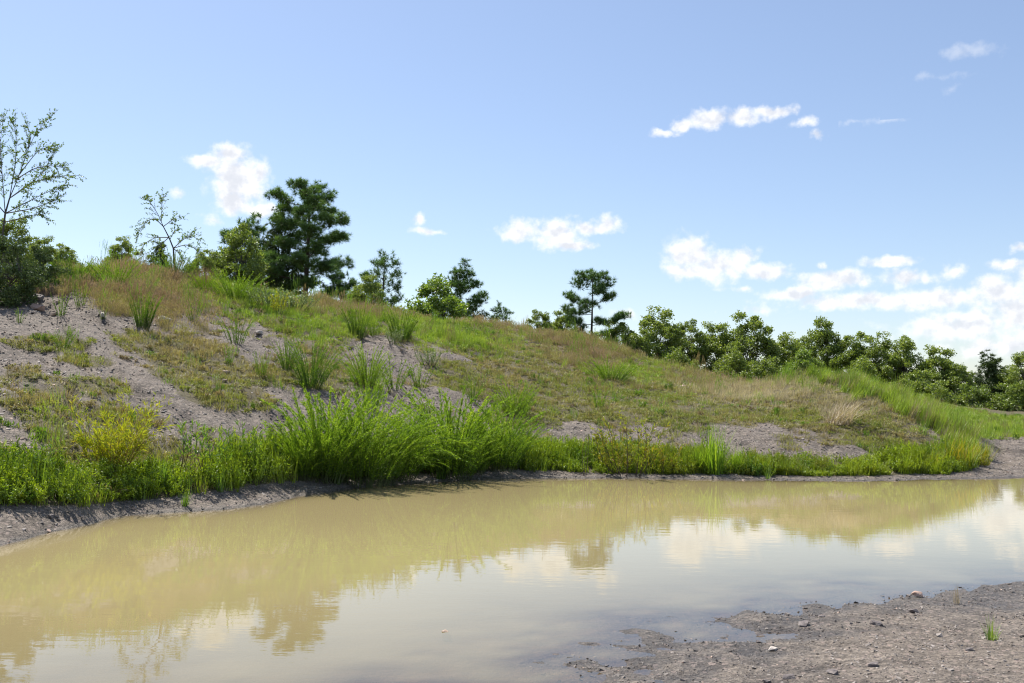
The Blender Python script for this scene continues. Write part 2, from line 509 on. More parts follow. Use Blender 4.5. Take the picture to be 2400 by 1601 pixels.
def bark_mat(name, a, b, scale=12):
    m, t = new_mat(name)
    g = t.n('ShaderNodeNewGeometry')
    n = t.noise(g.outputs['Position'], scale, 5, 0.6)
    p = t.n('ShaderNodeBsdfPrincipled'); t.link(t.mix(n, a, b), p.inputs['Base Color'])
    p.inputs['Roughness'].default_value = 0.9
    bp = t.n('ShaderNodeBump'); bp.inputs['Strength'].default_value = 0.6; t.link(n, bp.inputs['Height']); t.link(bp.outputs[0], p.inputs['Normal'])
    o = t.n('ShaderNodeOutputMaterial'); t.link(p.outputs[0], o.inputs[0])
    return m

M = {}
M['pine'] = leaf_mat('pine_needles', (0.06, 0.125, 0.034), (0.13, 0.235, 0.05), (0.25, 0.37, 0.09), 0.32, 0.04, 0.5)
M['cedar'] = leaf_mat('cedar_foliage', (0.05, 0.085, 0.03), (0.09, 0.135, 0.042), (0.14, 0.19, 0.06), 0.25, 0.03, 0.5)
M['oak'] = leaf_mat('oak_leaves', (0.13, 0.195, 0.032), (0.25, 0.33, 0.056), (0.39, 0.46, 0.10), 0.46, 0.05, 0.4)
M['oak_bright'] = leaf_mat('young_oak_leaves', (0.12, 0.20, 0.028), (0.21, 0.32, 0.04), (0.33, 0.43, 0.065), 0.48, 0.06, 0.4)
M['elm'] = leaf_mat('elm_leaves', (0.10, 0.18, 0.035), (0.19, 0.30, 0.05), (0.34, 0.36, 0.055), 0.45, 0.05, 0.4)
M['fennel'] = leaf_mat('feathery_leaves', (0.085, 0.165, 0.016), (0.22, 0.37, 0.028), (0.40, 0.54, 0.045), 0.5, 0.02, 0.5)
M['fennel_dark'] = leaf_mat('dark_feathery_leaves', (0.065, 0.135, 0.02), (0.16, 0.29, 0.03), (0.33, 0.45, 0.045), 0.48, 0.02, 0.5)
M['willow'] = leaf_mat('yellow_willow_leaves', (0.24, 0.32, 0.02), (0.42, 0.46, 0.028), (0.56, 0.48, 0.035), 0.5, 0.03, 0.45)
M['sapling'] = leaf_mat('sapling_leaves', (0.098, 0.196, 0.022), (0.182, 0.322, 0.031), (0.308, 0.406, 0.042), 0.5, 0.06, 0.35)
M['rusty'] = leaf_mat('rusty_weed_leaves', (0.16, 0.25, 0.02), (0.34, 0.36, 0.025), (0.42, 0.25, 0.04), 0.48, 0.03, 0.5)
M['silver'] = leaf_mat('pale_weed_leaves', (0.130, 0.195, 0.065), (0.221, 0.299, 0.117), (0.351, 0.403, 0.195), 0.4, 0.06, 0.4)
M['straw'] = leaf_mat('straw', (0.34, 0.25, 0.16), (0.50, 0.40, 0.28), (0.62, 0.53, 0.40), 0.3, 0.03, 0.5)
M['russet'] = leaf_mat('russet_grass', (0.22, 0.135, 0.09), (0.33, 0.22, 0.15), (0.44, 0.32, 0.23), 0.35, 0.02, 0.5)
M['inst'] = leaf_mat('ground_cover', None, None, None, 0.38, 0.03, 0.45, True)
M['bark'] = bark_mat('grey_bark', (0.05, 0.042, 0.036), (0.14, 0.12, 0.10))
M['pine_bark'] = bark_mat('pine_bark', (0.035, 0.027, 0.022), (0.10, 0.075, 0.058))
M['stem'] = bark_mat('green_stem', (0.07, 0.10, 0.03), (0.13, 0.14, 0.05), 30)
M['red_stem'] = bark_mat('orange_stem', (0.17, 0.08, 0.03), (0.26, 0.14, 0.05), 30)
M['dead_stem'] = bark_mat('dead_stem', (0.06, 0.04, 0.03), (0.14, 0.10, 0.07), 30)

def rock_mat(name, a, b, c):
    m, t = new_mat(name)
    tcn = t.n('ShaderNodeTexCoord')
    oi = t.n('ShaderNodeObjectInfo')
    n1 = t.noise(tcn.outputs['Object'], 9, 6, 0.65)
    n2 = t.noise(tcn.outputs['Object'], 40, 3, 0.6)
    col = t.mix(t.ramp01(n1, 0.35, 0.65), a, b)
    col = t.mix(t.math('MULTIPLY', t.ramp01(n2, 0.5, 0.8), 0.6), col, c)
    p = t.n('ShaderNodeBsdfPrincipled'); t.link(col, p.inputs['Base Color']); p.inputs['Roughness'].default_value = 0.85
    bp = t.n('ShaderNodeBump'); bp.inputs['Strength'].default_value = 0.5; bp.inputs['Distance'].default_value = 0.02
    t.link(t.math('ADD', n1, n2), bp.inputs['Height']); t.link(bp.outputs[0], p.inputs['Normal'])
    o = t.n('ShaderNodeOutputMaterial'); t.link(p.outputs[0], o.inputs[0])
    return m
M['rock_pink'] = rock_mat('pink_sandstone', (0.42, 0.27, 0.20), (0.52, 0.37, 0.29), (0.30, 0.22, 0.19))
M['rock_tan'] = rock_mat('tan_sandstone', (0.34, 0.24, 0.17), (0.46, 0.36, 0.27), (0.25, 0.19, 0.16))
M['rock_dark'] = rock_mat('dark_shale', (0.12, 0.10, 0.095), (0.20, 0.17, 0.155), (0.28, 0.24, 0.21))
M['rock_pale'] = rock_mat('pale_sandstone', (0.44, 0.38, 0.33), (0.58, 0.52, 0.46), (0.36, 0.29, 0.26))

# ground: crumbling grey shale with moss and dry litter where plants grow, wet by the water
def ground_material():
    m, t = new_mat('shale_ground')
    g = t.n('ShaderNodeNewGeometry'); P_ = g.outputs['Position']
    big = t.noise(P_, 0.5, 5, 0.6); mid = t.noise(P_, 3.5, 6, 0.65); fin = t.noise(P_, 26, 5, 0.7)
    vo = t.n('ShaderNodeTexVoronoi'); t.link(P_, vo.inputs['Vector']); vo.inputs['Scale'].default_value = 34
    vo2 = t.n('ShaderNodeTexVoronoi'); t.link(P_, vo2.inputs['Vector']); vo2.inputs['Scale'].default_value = 85
    col = t.mix(t.ramp01(mid, 0.3, 0.7), (0.118, 0.096, 0.078), (0.270, 0.225, 0.182))
    col = t.mix(t.math('MULTIPLY', t.ramp01(big, 0.4, 0.7), 0.5), col, (0.255, 0.208, 0.162))
    sp = t.n('ShaderNodeSeparateColor'); t.link(vo.outputs['Color'], sp.inputs[0])
    sp2 = t.n('ShaderNodeSeparateColor'); t.link(vo2.outputs['Color'], sp2.inputs[0])
    chip = t.math('MULTIPLY_ADD', sp.outputs[0], 0.55, t.math('MULTIPLY_ADD', sp2.outputs[1], 0.6, 0.42))
    cs = t.vmath('SCALE', col); t.link(chip, cs.node.inputs['Scale']); col = cs
    col = t.mix(t.math('MULTIPLY', t.ramp01(sp.outputs[2], 0.90, 0.93), 0.6), col, (0.43, 0.33, 0.28))
    cov = t.n('ShaderNodeAttribute', attribute_name='cover')
    rus = t.n('ShaderNodeAttribute', attribute_name='russet')
    lit = t.mix(t.ramp01(fin, 0.3, 0.7), (0.085, 0.078, 0.030), (0.17, 0.135, 0.06))
    lit = t.mix(rus.outputs['Fac'], lit, (0.19, 0.115, 0.07))
    cf = t.ramp01(t.math('ADD', cov.outputs['Fac'], t.math('MULTIPLY_ADD', mid, 0.9, -0.45)), 0.25, 0.75)
    col = t.mix(t.math('MULTIPLY', cf, 0.85), col, lit)
    sz = t.n('ShaderNodeSeparateXYZ'); t.link(P_, sz.inputs[0])
    zz = t.math('ADD', sz.outputs[2], t.math('MULTIPLY_ADD', mid, 0.06, -0.03))
    wet = t.math('SUBTRACT', 1.0, t.ramp01(zz, 0.0, 0.055))
    dk = t.math('MULTIPLY_ADD', wet, -0.42, 1.0)
    cs = t.vmath('SCALE', col); t.link(dk, cs.node.inputs['Scale']); col = cs
    # silt laid down under water
    sub = t.math('SUBTRACT', 1.0, t.ramp01(zz, -0.03, 0.005))
    col = t.mix(sub, col, t.mix(t.ramp01(mid, 0.35, 0.65), (0.235, 0.165, 0.118), (0.12, 0.085, 0.065)))
    p = t.n('ShaderNodeBsdfPrincipled'); t.link(col, p.inputs['Base Color'])
    t.link(t.math('MULTIPLY_ADD', wet, -0.42, 0.88), p.inputs['Roughness'])
    p.inputs['Specular IOR Level'].default_value = 0.4
    h = t.math('MULTIPLY_ADD', sp.outputs[1], 0.014, t.math('MULTIPLY_ADD', sp2.outputs[0], 0.007, t.math('MULTIPLY_ADD', fin, 0.03, t.math('MULTIPLY', mid, 0.08))))
    bp = t.n('ShaderNodeBump'); bp.inputs['Strength'].default_value = 1.0; bp.inputs['Distance'].default_value = 1.35
    t.link(h, bp.inputs['Height']); t.link(bp.outputs[0], p.inputs['Normal'])
    o = t.n('ShaderNodeOutputMaterial'); t.link(p.outputs[0], o.inputs[0])
    return m
M['ground'] = ground_material()

def water_material():
    m, t = new_mat('muddy_water')
    g = t.n('ShaderNodeNewGeometry'); P_ = g.outputs['Position']
    dep = t.n('ShaderNodeAttribute', attribute_name='depth')
    n = t.noise(P_, 0.35, 4, 0.5)
    mud = t.mix(n, (0.345, 0.282, 0.138), (0.38, 0.308, 0.152))
    d = t.n('ShaderNodeBsdfDiffuse'); t.link(mud, d.inputs[0])
    tr = t.n('ShaderNodeBsdfTransparent'); tr.inputs[0].default_value = (0.92, 0.84, 0.70, 1)
    op = t.math('SUBTRACT', 1.0, t.math('POWER', 2.718, t.math('MULTIPLY', dep.outputs['Fac'], -15.0)))
    a = t.n('ShaderNodeMixShader'); t.link(op, a.inputs[0]); t.link(tr.outputs[0], a.inputs[1]); t.link(d.outputs[0], a.inputs[2])
    # light breeze: long low ripples
    mp = t.n('ShaderNodeMapping'); t.link(P_, mp.inputs[0]); mp.inputs['Scale'].default_value = (1.0, 2.6, 1.0)
    r1 = t.noise(mp.outputs[0], 2.2, 3, 0.5); r2 = t.noise(mp.outputs[0], 7.5, 2, 0.5)
    patch = t.ramp01(t.noise(P_, 0.22, 2, 0.5), 0.35, 0.7)
    hgt = t.math('ADD', t.math('MULTIPLY', r1, 0.006), t.math('MULTIPLY', t.math('MULTIPLY', r2, 0.0022), t.math('ADD', patch, 0.35)))
    bp = t.n('ShaderNodeBump'); bp.inputs['Strength'].default_value = 1.0; bp.inputs['Distance'].default_value = 0.12
    t.link(hgt, bp.inputs['Height'])
    gl = t.n('ShaderNodeBsdfGlossy'); gl.inputs['Roughness'].default_value = 0.015; gl.inputs[0].default_value = (1, 1, 1, 1)
    t.link(bp.outputs[0], gl.inputs['Normal'])
    fr = t.n('ShaderNodeFresnel'); fr.inputs[0].default_value = 1.40; t.link(bp.outputs[0], fr.inputs['Normal'])
    b = t.n('ShaderNodeMixShader'); t.link(fr.outputs[0], b.inputs[0]); t.link(a.outputs[0], b.inputs[1]); t.link(gl.outputs[0], b.inputs[2])
    o = t.n('ShaderNodeOutputMaterial'); t.link(b.outputs[0], o.inputs[0])
    return m
M['water'] = water_material()

# ------------------------------------------------------------------ plant cover map (rows every 40 px from y = 580, columns every 100 px from x = 50)
DENS = [
    '488885555555555555555555',  # 580
    '588888855555555555555555',  # 620
    '568888888555555555555555',  # 660
    '016667889999955555555555',  # 700
    '001335889999999955555555',  # 740
    '331442244689999995555555',  # 780
    '112574342246789999955555',  # 820
    '331366352358789889998888',  # 860
    '343136322247888899999999',  # 900
    '333214211235888999976889',  # 940
    '333212211124644554555688',  # 980
    '343332211123433422334460',  # 1020
    '555555555555555542234687',  # 1060
    '555555555555555555555550',  # 1100
]
KIND = [
    'gbbbbbbbbbbbbbbbbooooooo',
    'gggbbggbbbbbbbbbbooooooo',
    'gbbboggbbbbbbbbbbooooooo',
    'bbbboggbbbbbbbbbbooooooo',
    'bbobbogggggbbbbboooooooo',
    'ooooooogogggobbbbggggggg',
    'ooooooooooooobogbbgggggg',
    'oooooooooooooogobggogggg',
    'oooooooooooooooosssogggg',
    'ogooooooooooooooooosoogg',
    'ooooooooooooooooooooogg'+'g',
    'ggoooooooooooooooooooogg',
    'ooooooooooooooooooooogg'+'g',
    'oooooooooooooooooooooooo',
]
DEN = np.array([[int(c) for c in r] for r in DENS]) / 9.0
def bilin(A, px, py):
    u = np.clip((px - 50) / 100.0, 0, A.shape[1] - 1.001); v = np.clip((py - 580) / 40.0, 0, A.shape[0] - 1.001)
    i, j = u.astype(int), v.astype(int); fu, fv = u - i, v - j
    return (A[j, i] * (1 - fu) + A[j, i + 1] * fu) * (1 - fv) + (A[j + 1, i] * (1 - fu) + A[j + 1, i + 1] * fu) * fv
KM = {k: np.array([[1.0 if c == k else 0.0 for c in r] for r in KIND]) for k in 'bogst'}
BANK_X = [-900, -300, 0, 150, 300, 450, 600, 700, 900, 1100, 1200, 1400, 1600, 1800, 2000, 2150, 2235, 2260]
BANK_B = [1310, 1225, 1160, 1160, 1148, 1136, 1112, 1104, 1088, 1078, 1080, 1086, 1090, 1092, 1092, 1090, 1080, 1060]
BANK_T = [1130, 1100, 1075, 1078, 1078, 1075, 1050, 1035, 1035, 1030, 1024, 1026, 1050, 1058, 1050, 1040, 1050, 1060]
MOSS = [(110, 787, 105, 20, .06), (400, 800, 130, 34, .12), (470, 875, 130, 46, .35), (225, 890, 75, 24, .1), (60, 935, 60, 22, .1), (200, 830, 55, 14, .1), (570, 915, 60, 20, .3), (330, 960, 60, 18, .2), (120, 985, 70, 18, .1), (60, 860, 50, 18, .1), (690, 850, 70, 26, .1), (260, 960, 90, 26, .1), (150, 930, 60, 20, .1)]
def mound_band(px, py, d):
    """tall grass along the crest of the mound on the right"""
    yc = np.interp(px, [1760, 1870, 1960, 2050, 2130, 2200, 2245], [872, 872, 888, 922, 962, 1006, 1044])
    hw = np.interp(px, [1760, 1860, 1900, 2050, 2130, 2200, 2245], [4, 10, 24, 30, 30, 30, 18])
    hw = hw * np.clip(.75 + 1.5 * fbm(px * .016, d * .35, 2, 181), .1, 1.1)
    wb = 30 * fbm(px * .022, d * .8, 3, 171)
    return (1 - sstep(.45, 1.3, np.abs(py - yc + wb) / hw)) * (px > 1760) * (px < 2245) * (d < 40)
def cover_at(x, y, z):
    """density of dry hillside cover, and lush bank cover, at points of the ground"""
    px, py = project(np.stack([x, y, z], -1))
    d = np.hypot(x, y); az = np.arctan2(x, y)
    Dk = lerp_cols(_D, np.clip(az, _az[0], _az[-1]))
    den = bilin(DEN, px, py)
    nz = fbm(x * 0.55, y * 0.55, 4, 91) * 1.5 + fbm(x * 2.2, y * 2.2, 3, 95) * 0.7
    thr = sstep(0.27, 0.62, den + nz * 0.62)
    behind = d > Dk[:, 4] + 0.8
    thr = np.where(behind, 0.75, thr)
    for (ex, ey, erx, ery, slope) in MOSS:
        e = ((px - ex) / erx) ** 2 + ((py - ey - slope * (px - ex)) / ery) ** 2
        thr = np.maximum(thr, (1 - sstep(.5, 1.25, e + nz * 1.1)) * .95 * ~behind)
    thr = np.maximum(thr, mound_band(px, py, d))
    bb, bt = np.interp(px, BANK_X, BANK_B), np.interp(px, BANK_X, BANK_T)
    wob = 34 * fbm(x * .9, y * .9, 3, 97)
    lush = sstep(-2, 4, bb + .35 * wob - py) * sstep(-10, 6, py - bt - wob) * (px < 2250) * (d > Dk[:, 0] + 0.2)
    thr = thr * sstep(6, 18, bb - py) * (z > 0.1) * (d > Dk[:, 0] + 0.3)
    flat = (px > 2235) & (py > 1008) & (d < 40)
    thr = np.where(flat, 0, thr); lush = np.where(flat, 0, lush)
    return thr, lush, px, py, d, Dk

# ------------------------------------------------------------------ ground sheet
azs = np.concatenate([np.arange(-180, -60, 5.0), np.arange(-60, -31, 0.5), np.arange(-31, 31, 0.085), np.arange(31, 60, 0.5), np.arange(60, 180, 5.0)])
AZR = np.radians(azs)
shore = lerp_cols(_D, np.clip(AZR, _az[0], _az[-1]))[:, 0]
lo = np.concatenate([[0.4, 0.9, 1.5, 2.1, 2.7, 3.2], np.geomspace(3.6, 7.6, 125)])
t_mid = np.linspace(0, 1, 40)[1:]
t_shore = np.linspace(0, 1, 60)[1:]
t_hill = np.linspace(0, 1, 240)[1:]
hi = np.geomspace(63, 4500, 34)
cols_r = []
for s_ in shore:
    a0, a1, a2 = 7.6, s_ - 0.3, s_ + 2.2
    cols_r.append(np.concatenate([lo, a0 + (a1 - a0) * t_mid, a1 + (a2 - a1) * t_shore, a2 * (60.0 / a2) ** t_hill, hi]))
RR = np.array(cols_r).T
rs = RR[:, 0]
AA = np.broadcast_to(AZR[None, :], RR.shape)
gx, gy = (RR * np.sin(AA)).ravel(), (RR * np.cos(AA)).ravel()
gz = terrain(gx, gy)
na, nr = len(azs), len(rs)
i0, j0 = np.meshgrid(np.arange(nr - 1), np.arange(na), indexing='ij')
j1 = (j0 + 1) % na
F = np.stack([i0 * na + j0, i0 * na + j1, (i0 + 1) * na + j1, (i0 + 1) * na + j0], -1).reshape(-1, 4)[:, ::-1]
thr, lush, px, py, dd_, Dk_ = cover_at(gx, gy, gz)
front = (gy > 2)
cov = np.where(front, np.maximum(thr, lush), 0.0)
cov = np.where(dd_ > 60, 1.0, cov)
rus = np.where(front, bilin(KM['b'], px, py), 0) * (thr > 0)
gm = make_mesh('ground', np.stack([gx, gy, gz], -1), F, M['ground'], smooth=True, extra={'cover': cov, 'russet': rus})
tag(obj('ground', gm), kind='structure')

# ------------------------------------------------------------------ water
wx, wy = np.arange(-34, 40, 0.14), np.arange(1.0, 40, 0.14)
WX, WY = np.meshgrid(wx, wy, indexing='ij')
th_ = terrain(WX.ravel(), WY.ravel()).reshape(WX.shape)
okc = th_ < 0.06
cell = okc[:-1, :-1] | okc[1:, :-1] | okc[:-1, 1:] | okc[1:, 1:]
ii, jj = np.nonzero(cell); ny = len(wy)
F = np.stack([ii * ny + jj, (ii + 1) * ny + jj, (ii + 1) * ny + jj + 1, ii * ny + jj + 1], -1)
used, inv = np.unique(F, return_inverse=True)
VW = np.stack([WX.ravel(), WY.ravel(), np.zeros(WX.size)], -1)[used]
wm = make_mesh('pond_water', VW, inv.reshape(F.shape), M['water'], smooth=True, extra={'depth': np.clip(-th_.ravel()[used], 0, 2)})
tag(obj('pond_water', wm), kind='structure')
#PLANTS
# ------------------------------------------------------------------ scattered ground cover (nobody could count it)
def grass_proto(name, seed, n, h, w, lean, curl, rad, mat, seedhead=0.0):
    rng = np.random.default_rng(seed); A = Acc()
    for i in range(n):
        L = h * rng.uniform(0.55, 1.1)
        V, F = blade(rng, L, w * rng.uniform(.7, 1.2), rng.uniform(0, lean), rng.uniform(0.1, curl), rng.uniform(0, 6.283), 3)
        a, r = rng.uniform(0, 6.283), rad * math.sqrt(rng.uniform())
        off = np.array([r * math.cos(a), r * math.sin(a), -0.03])
        A.add(V + off, F, rng.uniform(0, 1))
        if rng.uniform() < seedhead:
            tip = (V + off)[-1]
            for q in range(5):
                sv, sf = sliver_tpl(h * 0.13, w * 1.6)
                m = frames(np.array([[rng.normal() * .5, rng.normal() * .5, 1.0]]), rng)[0]
                A.add(sv @ m.T + tip - np.array([0, 0, h * .05 * q]), sf, rng.uniform(.4, 1))
    me = A.mesh(name, mat)
    return bpy.data.objects.new(name, me)

def weed_proto(name, seed, stems, h, leaf, lw, mat, spread=0.5, per=14, rad=0.1):
    rng = np.random.default_rng(seed); A = Acc()
    LV, LF = leaf_tpl(leaf, lw)
    for s in range(stems):
        a, r = rng.uniform(0, 6.283), rad * math.sqrt(rng.uniform())
        base = np.array([r * math.cos(a), r * math.sin(a), -0.02])
        d = np.array([rng.normal() * spread, rng.normal() * spread, 1.0]); d /= np.linalg.norm(d)
        L = h * rng.uniform(.55, 1.1)
        V, F = tube(np.array([base, base + d * L * .5, base + d * L]), [0.004, .003, .0015], 3)
        A.add(V, F, 0.2)
        t = rng.uniform(0.25, 1.0, per) ** .8
        Dv = rand_dir(rng, per, 0.4)
        Mx = frames(Dv, rng) * rng.uniform(.6, 1.25, per)[:, None, None]
        A.many(LV, LF, Mx, base + d * (L * t)[:, None], rng.uniform(0, 1, per))
    me = A.mesh(name, mat)
    return bpy.data.objects.new(name, me)

def scatter_stuff(name, label, cat, protos, pos, rotz, tilt, scl, idx, col):
    coll = bpy.data.collections.new(name + '_kinds')
    for i, p in enumerate(protos):
        p.name = 'kind_%03d_%s' % (i, p.name); coll.objects.link(p)
    k = len(pos)
    me = bpy.data.meshes.new(name)
    me.vertices.add(k); me.vertices.foreach_set('co', np.asarray(pos, np.float32).ravel())
    def attr(nm, typ, key, v, dt):
        a = me.attributes.new(nm, typ, 'POINT'); a.data.foreach_set(key, np.ascontiguousarray(v, dt).ravel())
    attr('rot', 'FLOAT_VECTOR', 'vector', np.stack([tilt[:, 0], tilt[:, 1], rotz], -1), np.float32)
    attr('scl', 'FLOAT_VECTOR', 'vector', scl, np.float32)
    attr('idx', 'INT', 'value', idx, np.int32)
    attr('col', 'FLOAT_VECTOR', 'vector', col, np.float32)
    o = obj(name, me); tag(o, label, cat, kind='stuff')
    me.materials.append(M['inst'])
    ng = bpy.data.node_groups.new(name + '_nodes', 'GeometryNodeTree')
    ng.interface.new_socket('Geometry', in_out='INPUT', socket_type='NodeSocketGeometry')
    ng.interface.new_socket('Geometry', in_out='OUTPUT', socket_type='NodeSocketGeometry')
    N, Lk = ng.nodes.new, ng.links.new
    gi, go = N('NodeGroupInput'), N('NodeGroupOutput')
    ci = N('GeometryNodeCollectionInfo'); ci.inputs[0].default_value = coll
    ci.inputs['Separate Children'].default_value = True; ci.inputs['Reset Children'].default_value = True
    ip = N('GeometryNodeInstanceOnPoints'); ip.inputs['Pick Instance'].default_value = True
    def na(nm, typ):
        n = N('GeometryNodeInputNamedAttribute'); n.data_type = typ; n.inputs[0].default_value = nm
        return n.outputs['Attribute']
    e2r = N('FunctionNodeEulerToRotation')
    Lk(na('rot', 'FLOAT_VECTOR'), e2r.inputs[0])
    Lk(gi.outputs[0], ip.inputs['Points']); Lk(ci.outputs[0], ip.inputs['Instance'])
    Lk(na('idx', 'INT'), ip.inputs['Instance Index']); Lk(e2r.outputs[0], ip.inputs['Rotation']); Lk(na('scl', 'FLOAT_VECTOR'), ip.inputs['Scale'])
    Lk(ip.outputs[0], go.inputs[0])
    md = o.modifiers.new('scatter', 'NODES'); md.node_group = ng
    return o

rng = np.random.default_rng(7)
N0 = 330000
sx, sy = rng.uniform(-34, 42, N0), rng.uniform(8.5, 62, N0)
keep = (np.abs(np.arctan2(sx, sy)) < R(33)) & (np.hypot(sx, sy) < 62)
keep &= rng.uniform(size=N0) < np.clip(1.25 - np.hypot(sx, sy) / 60, 0.4, 1)
sx, sy = sx[keep], sy[keep]
sz = terrain(sx, sy)
thr, lush, px, py, sd, sDk = cover_at(sx, sy, sz)
kind_w = np.stack([bilin(KM[k], px + 45 * rng.normal(size=len(px)), py + 16 * rng.normal(size=len(px))) + rng.uniform(0, .35, len(px)) for k in 'bogst'], -1)
kind = kind_w.argmax(1)
behind = sd > sDk[:, 4] + 1.0
kind = np.where(behind & (kind > 1) & (px < 2100), 1, kind)
kind = np.where(mound_band(px, py, sd) > rng.uniform(.2, .8, len(px)), 4, kind)
patchy = fbm(sx * 1.3, sy * 1.3, 3, 101)
sel = rng.uniform(size=len(sx)) < thr * (0.80 + 0.8 * patchy) * np.where(behind & (px < 2100), 0.35, 1)
sel &= sz > 0.12
COLS_K = np.array([(0.210, 0.148, 0.108), (0.160, 0.180, 0.034), (0.155, 0.222, 0.026), (0.34, 0.29, 0.22), (0.130, 0.205, 0.024)])
ALT_K = np.array([(0.185, 0.175, 0.06), (0.215, 0.175, 0.085), (0.22, 0.28, 0.035), (0.25, 0.21, 0.15), (0.20, 0.26, 0.03)])
HGT_K = np.array([0.85, 0.75, 1.0, 0.85, 0.95])
ks = kind[sel]; n = len(ks)
mixv = np.clip(rng.normal(.4, .28, n) + 2.0 * fbm(sx[sel] * .7, sy[sel] * .7, 3, 111), 0, 1)[:, None]
col = 1.7 * (COLS_K[ks] * (1 - mixv) + ALT_K[ks] * mixv) * rng.uniform(.75, 1.2, n)[:, None]
PB = (0, 1); PO = (2, 3, 4); PG = (3, 5, 4); PS = (6, 7); PT = (8, 9)
idx = np.zeros(n, int)
for k_, opts in enumerate((PB, PO, PG, PS, PT)):
    m_ = ks == k_; idx[m_] = rng.choice(opts, m_.sum())
hs = HGT_K[ks] * rng.uniform(.55, 1.3, n) * (1 + 1.2 * patchy[sel])
bigt = (rng.uniform(size=n) < .06) & (ks < 3)
hs[bigt] *= rng.uniform(1.5, 2.6, bigt.sum())
col[bigt] = np.where(rng.uniform(size=(bigt.sum(), 1)) < .6, np.array([[.19, .32, .035]]), np.array([[.30, .23, .13]])) * rng.uniform(.7, 1.2, (bigt.sum(), 1))
m4 = ks == 4
hs[m4] *= .35 + .85 * np.clip(.5 + 1.6 * fbm(sx[sel][m4] * 1.1, sy[sel][m4] * 1.1, 3, 151), 0, 1)
dryt = m4 & (rng.uniform(size=n) < .22)
col[dryt] = np.array([.36, .30, .17]) * rng.uniform(.7, 1.1, (dryt.sum(), 1))
scl = np.stack([rng.uniform(.85, 1.3, n)] * 2 + [hs], -1)
tilt = rng.normal(0, .14, (n, 2)); tilt[ks == 4, 1] += 0.22; tilt[ks == 3, 1] += 0.2
mi = M['inst']
protos = [grass_proto('dry_tuft', 1, 26, .34, .006, .35, .7, .12, mi, .6), grass_proto('dry_tuft', 2, 24, .30, .006, .5, .8, .14, mi, .6),
          grass_proto('low_tuft', 3, 26, .17, .008, .7, 1.1, .13, mi, .1), grass_proto('low_tuft', 4, 24, .20, .008, .6, 1.0, .12, mi), weed_proto('low_weed', 5, 8, .14, .045, .016, mi, .7, 12, .12),
          grass_proto('green_tuft', 6, 28, .26, .008, .5, .9, .12, mi), grass_proto('straw_tuft', 7, 26, .34, .007, .6, 1.3, .12, mi), grass_proto('straw_tuft', 8, 26, .30, .007, .7, 1.4, .12, mi),
          grass_proto('tall_tuft', 9, 26, .62, .011, .28, .7, .10, mi), grass_proto('tall_tuft', 10, 26, .56, .011, .35, .8, .12, mi)]
scatter_stuff('hillside_grass', 'olive, russet and straw coloured grass covering the spoil bank', 'grass', protos,
              np.stack([sx, sy, sz], -1)[sel], rng.uniform(-.6, .6, n) if False else rng.uniform(0, 6.283, n) * (ks < 3) + rng.uniform(-.5, .5, n) * (ks >= 3), tilt, scl, idx, col)

# lush low weeds along the waterline
N1 = 95000
sx, sy = rng.uniform(-16, 16, N1), rng.uniform(9, 27, N1)
sz = terrain(sx, sy)
thr, lush, px, py, sd, sDk = cover_at(sx, sy, sz)
sel = (rng.uniform(size=N1) < lush * np.clip(.62 + 2.2 * fbm(sx * 1.3, sy * 1.3, 3, 161), .08, 1)) & (sz > 0.05) & (np.abs(np.arctan2(sx, sy)) < R(33))
sx, sy, sz, px, py, sd = [a[sel] for a in (sx, sy, sz, px, py, sd)]
n = len(sx)
grassy = sstep(350, 1300, px) * .35 + .06 + .25 * (fbm(sx * .9, sy * .9, 2, 121) > .05)
isg = rng.uniform(size=n) < grassy
idx = np.where(isg, rng.choice((3, 4), n), rng.choice((0, 1, 2), n))
pt = np.clip(fbm(sx * .8, sy * .8, 3, 131) + .5 + rng.normal(0, .15, n), 0, 1)[:, None]
col = np.array([(0.115, 0.215, 0.018)]) * (1 - pt) + np.array([(0.46, 0.56, 0.03)]) * pt
yel = (sstep(1300, 1420, px) * sstep(2300, 1600, px) * .55 * rng.uniform(0, 1, n) ** 2)[:, None]
col = col * (1 - yel) + np.array([(0.32, 0.27, 0.03)]) * yel
col *= rng.uniform(.75, 1.2, n)[:, None]
hh = np.interp(px, [0, 500, 900, 1250, 1600, 1750, 2100, 2200], [1.0, 1.05, 1.05, 1.2, 1.1, .8, .9, 1.1]) * rng.uniform(.5, 1.3, n) * np.clip(1 + 2.2 * fbm(sx * .75, sy * .75, 3, 141), .35, 2.0)
scl = np.stack([rng.uniform(.8, 1.2, n)] * 2 + [hh], -1)
protos = [weed_proto('bank_weed', 21, 14, .24, .036, .019, mi, .6, 22, .14), weed_proto('bank_weed', 22, 14, .20, .032, .016, mi, .7, 22, .14), weed_proto('bank_weed', 23, 9, .32, .05, .015, mi, .45, 22, .10),
          grass_proto('bank_tuft', 24, 24, .36, .010, .4, .9, .10, mi), grass_proto('bank_tuft', 25, 24, .30, .009, .5, 1.0, .10, mi)]
scatter_stuff('bank_ground_cover', 'low bright green weeds and grass crowding the waterline', 'weeds', protos,
              np.stack([sx, sy, sz], -1), rng.uniform(0, 6.283, n), rng.normal(0, .12, (n, 2)), scl, idx, col)

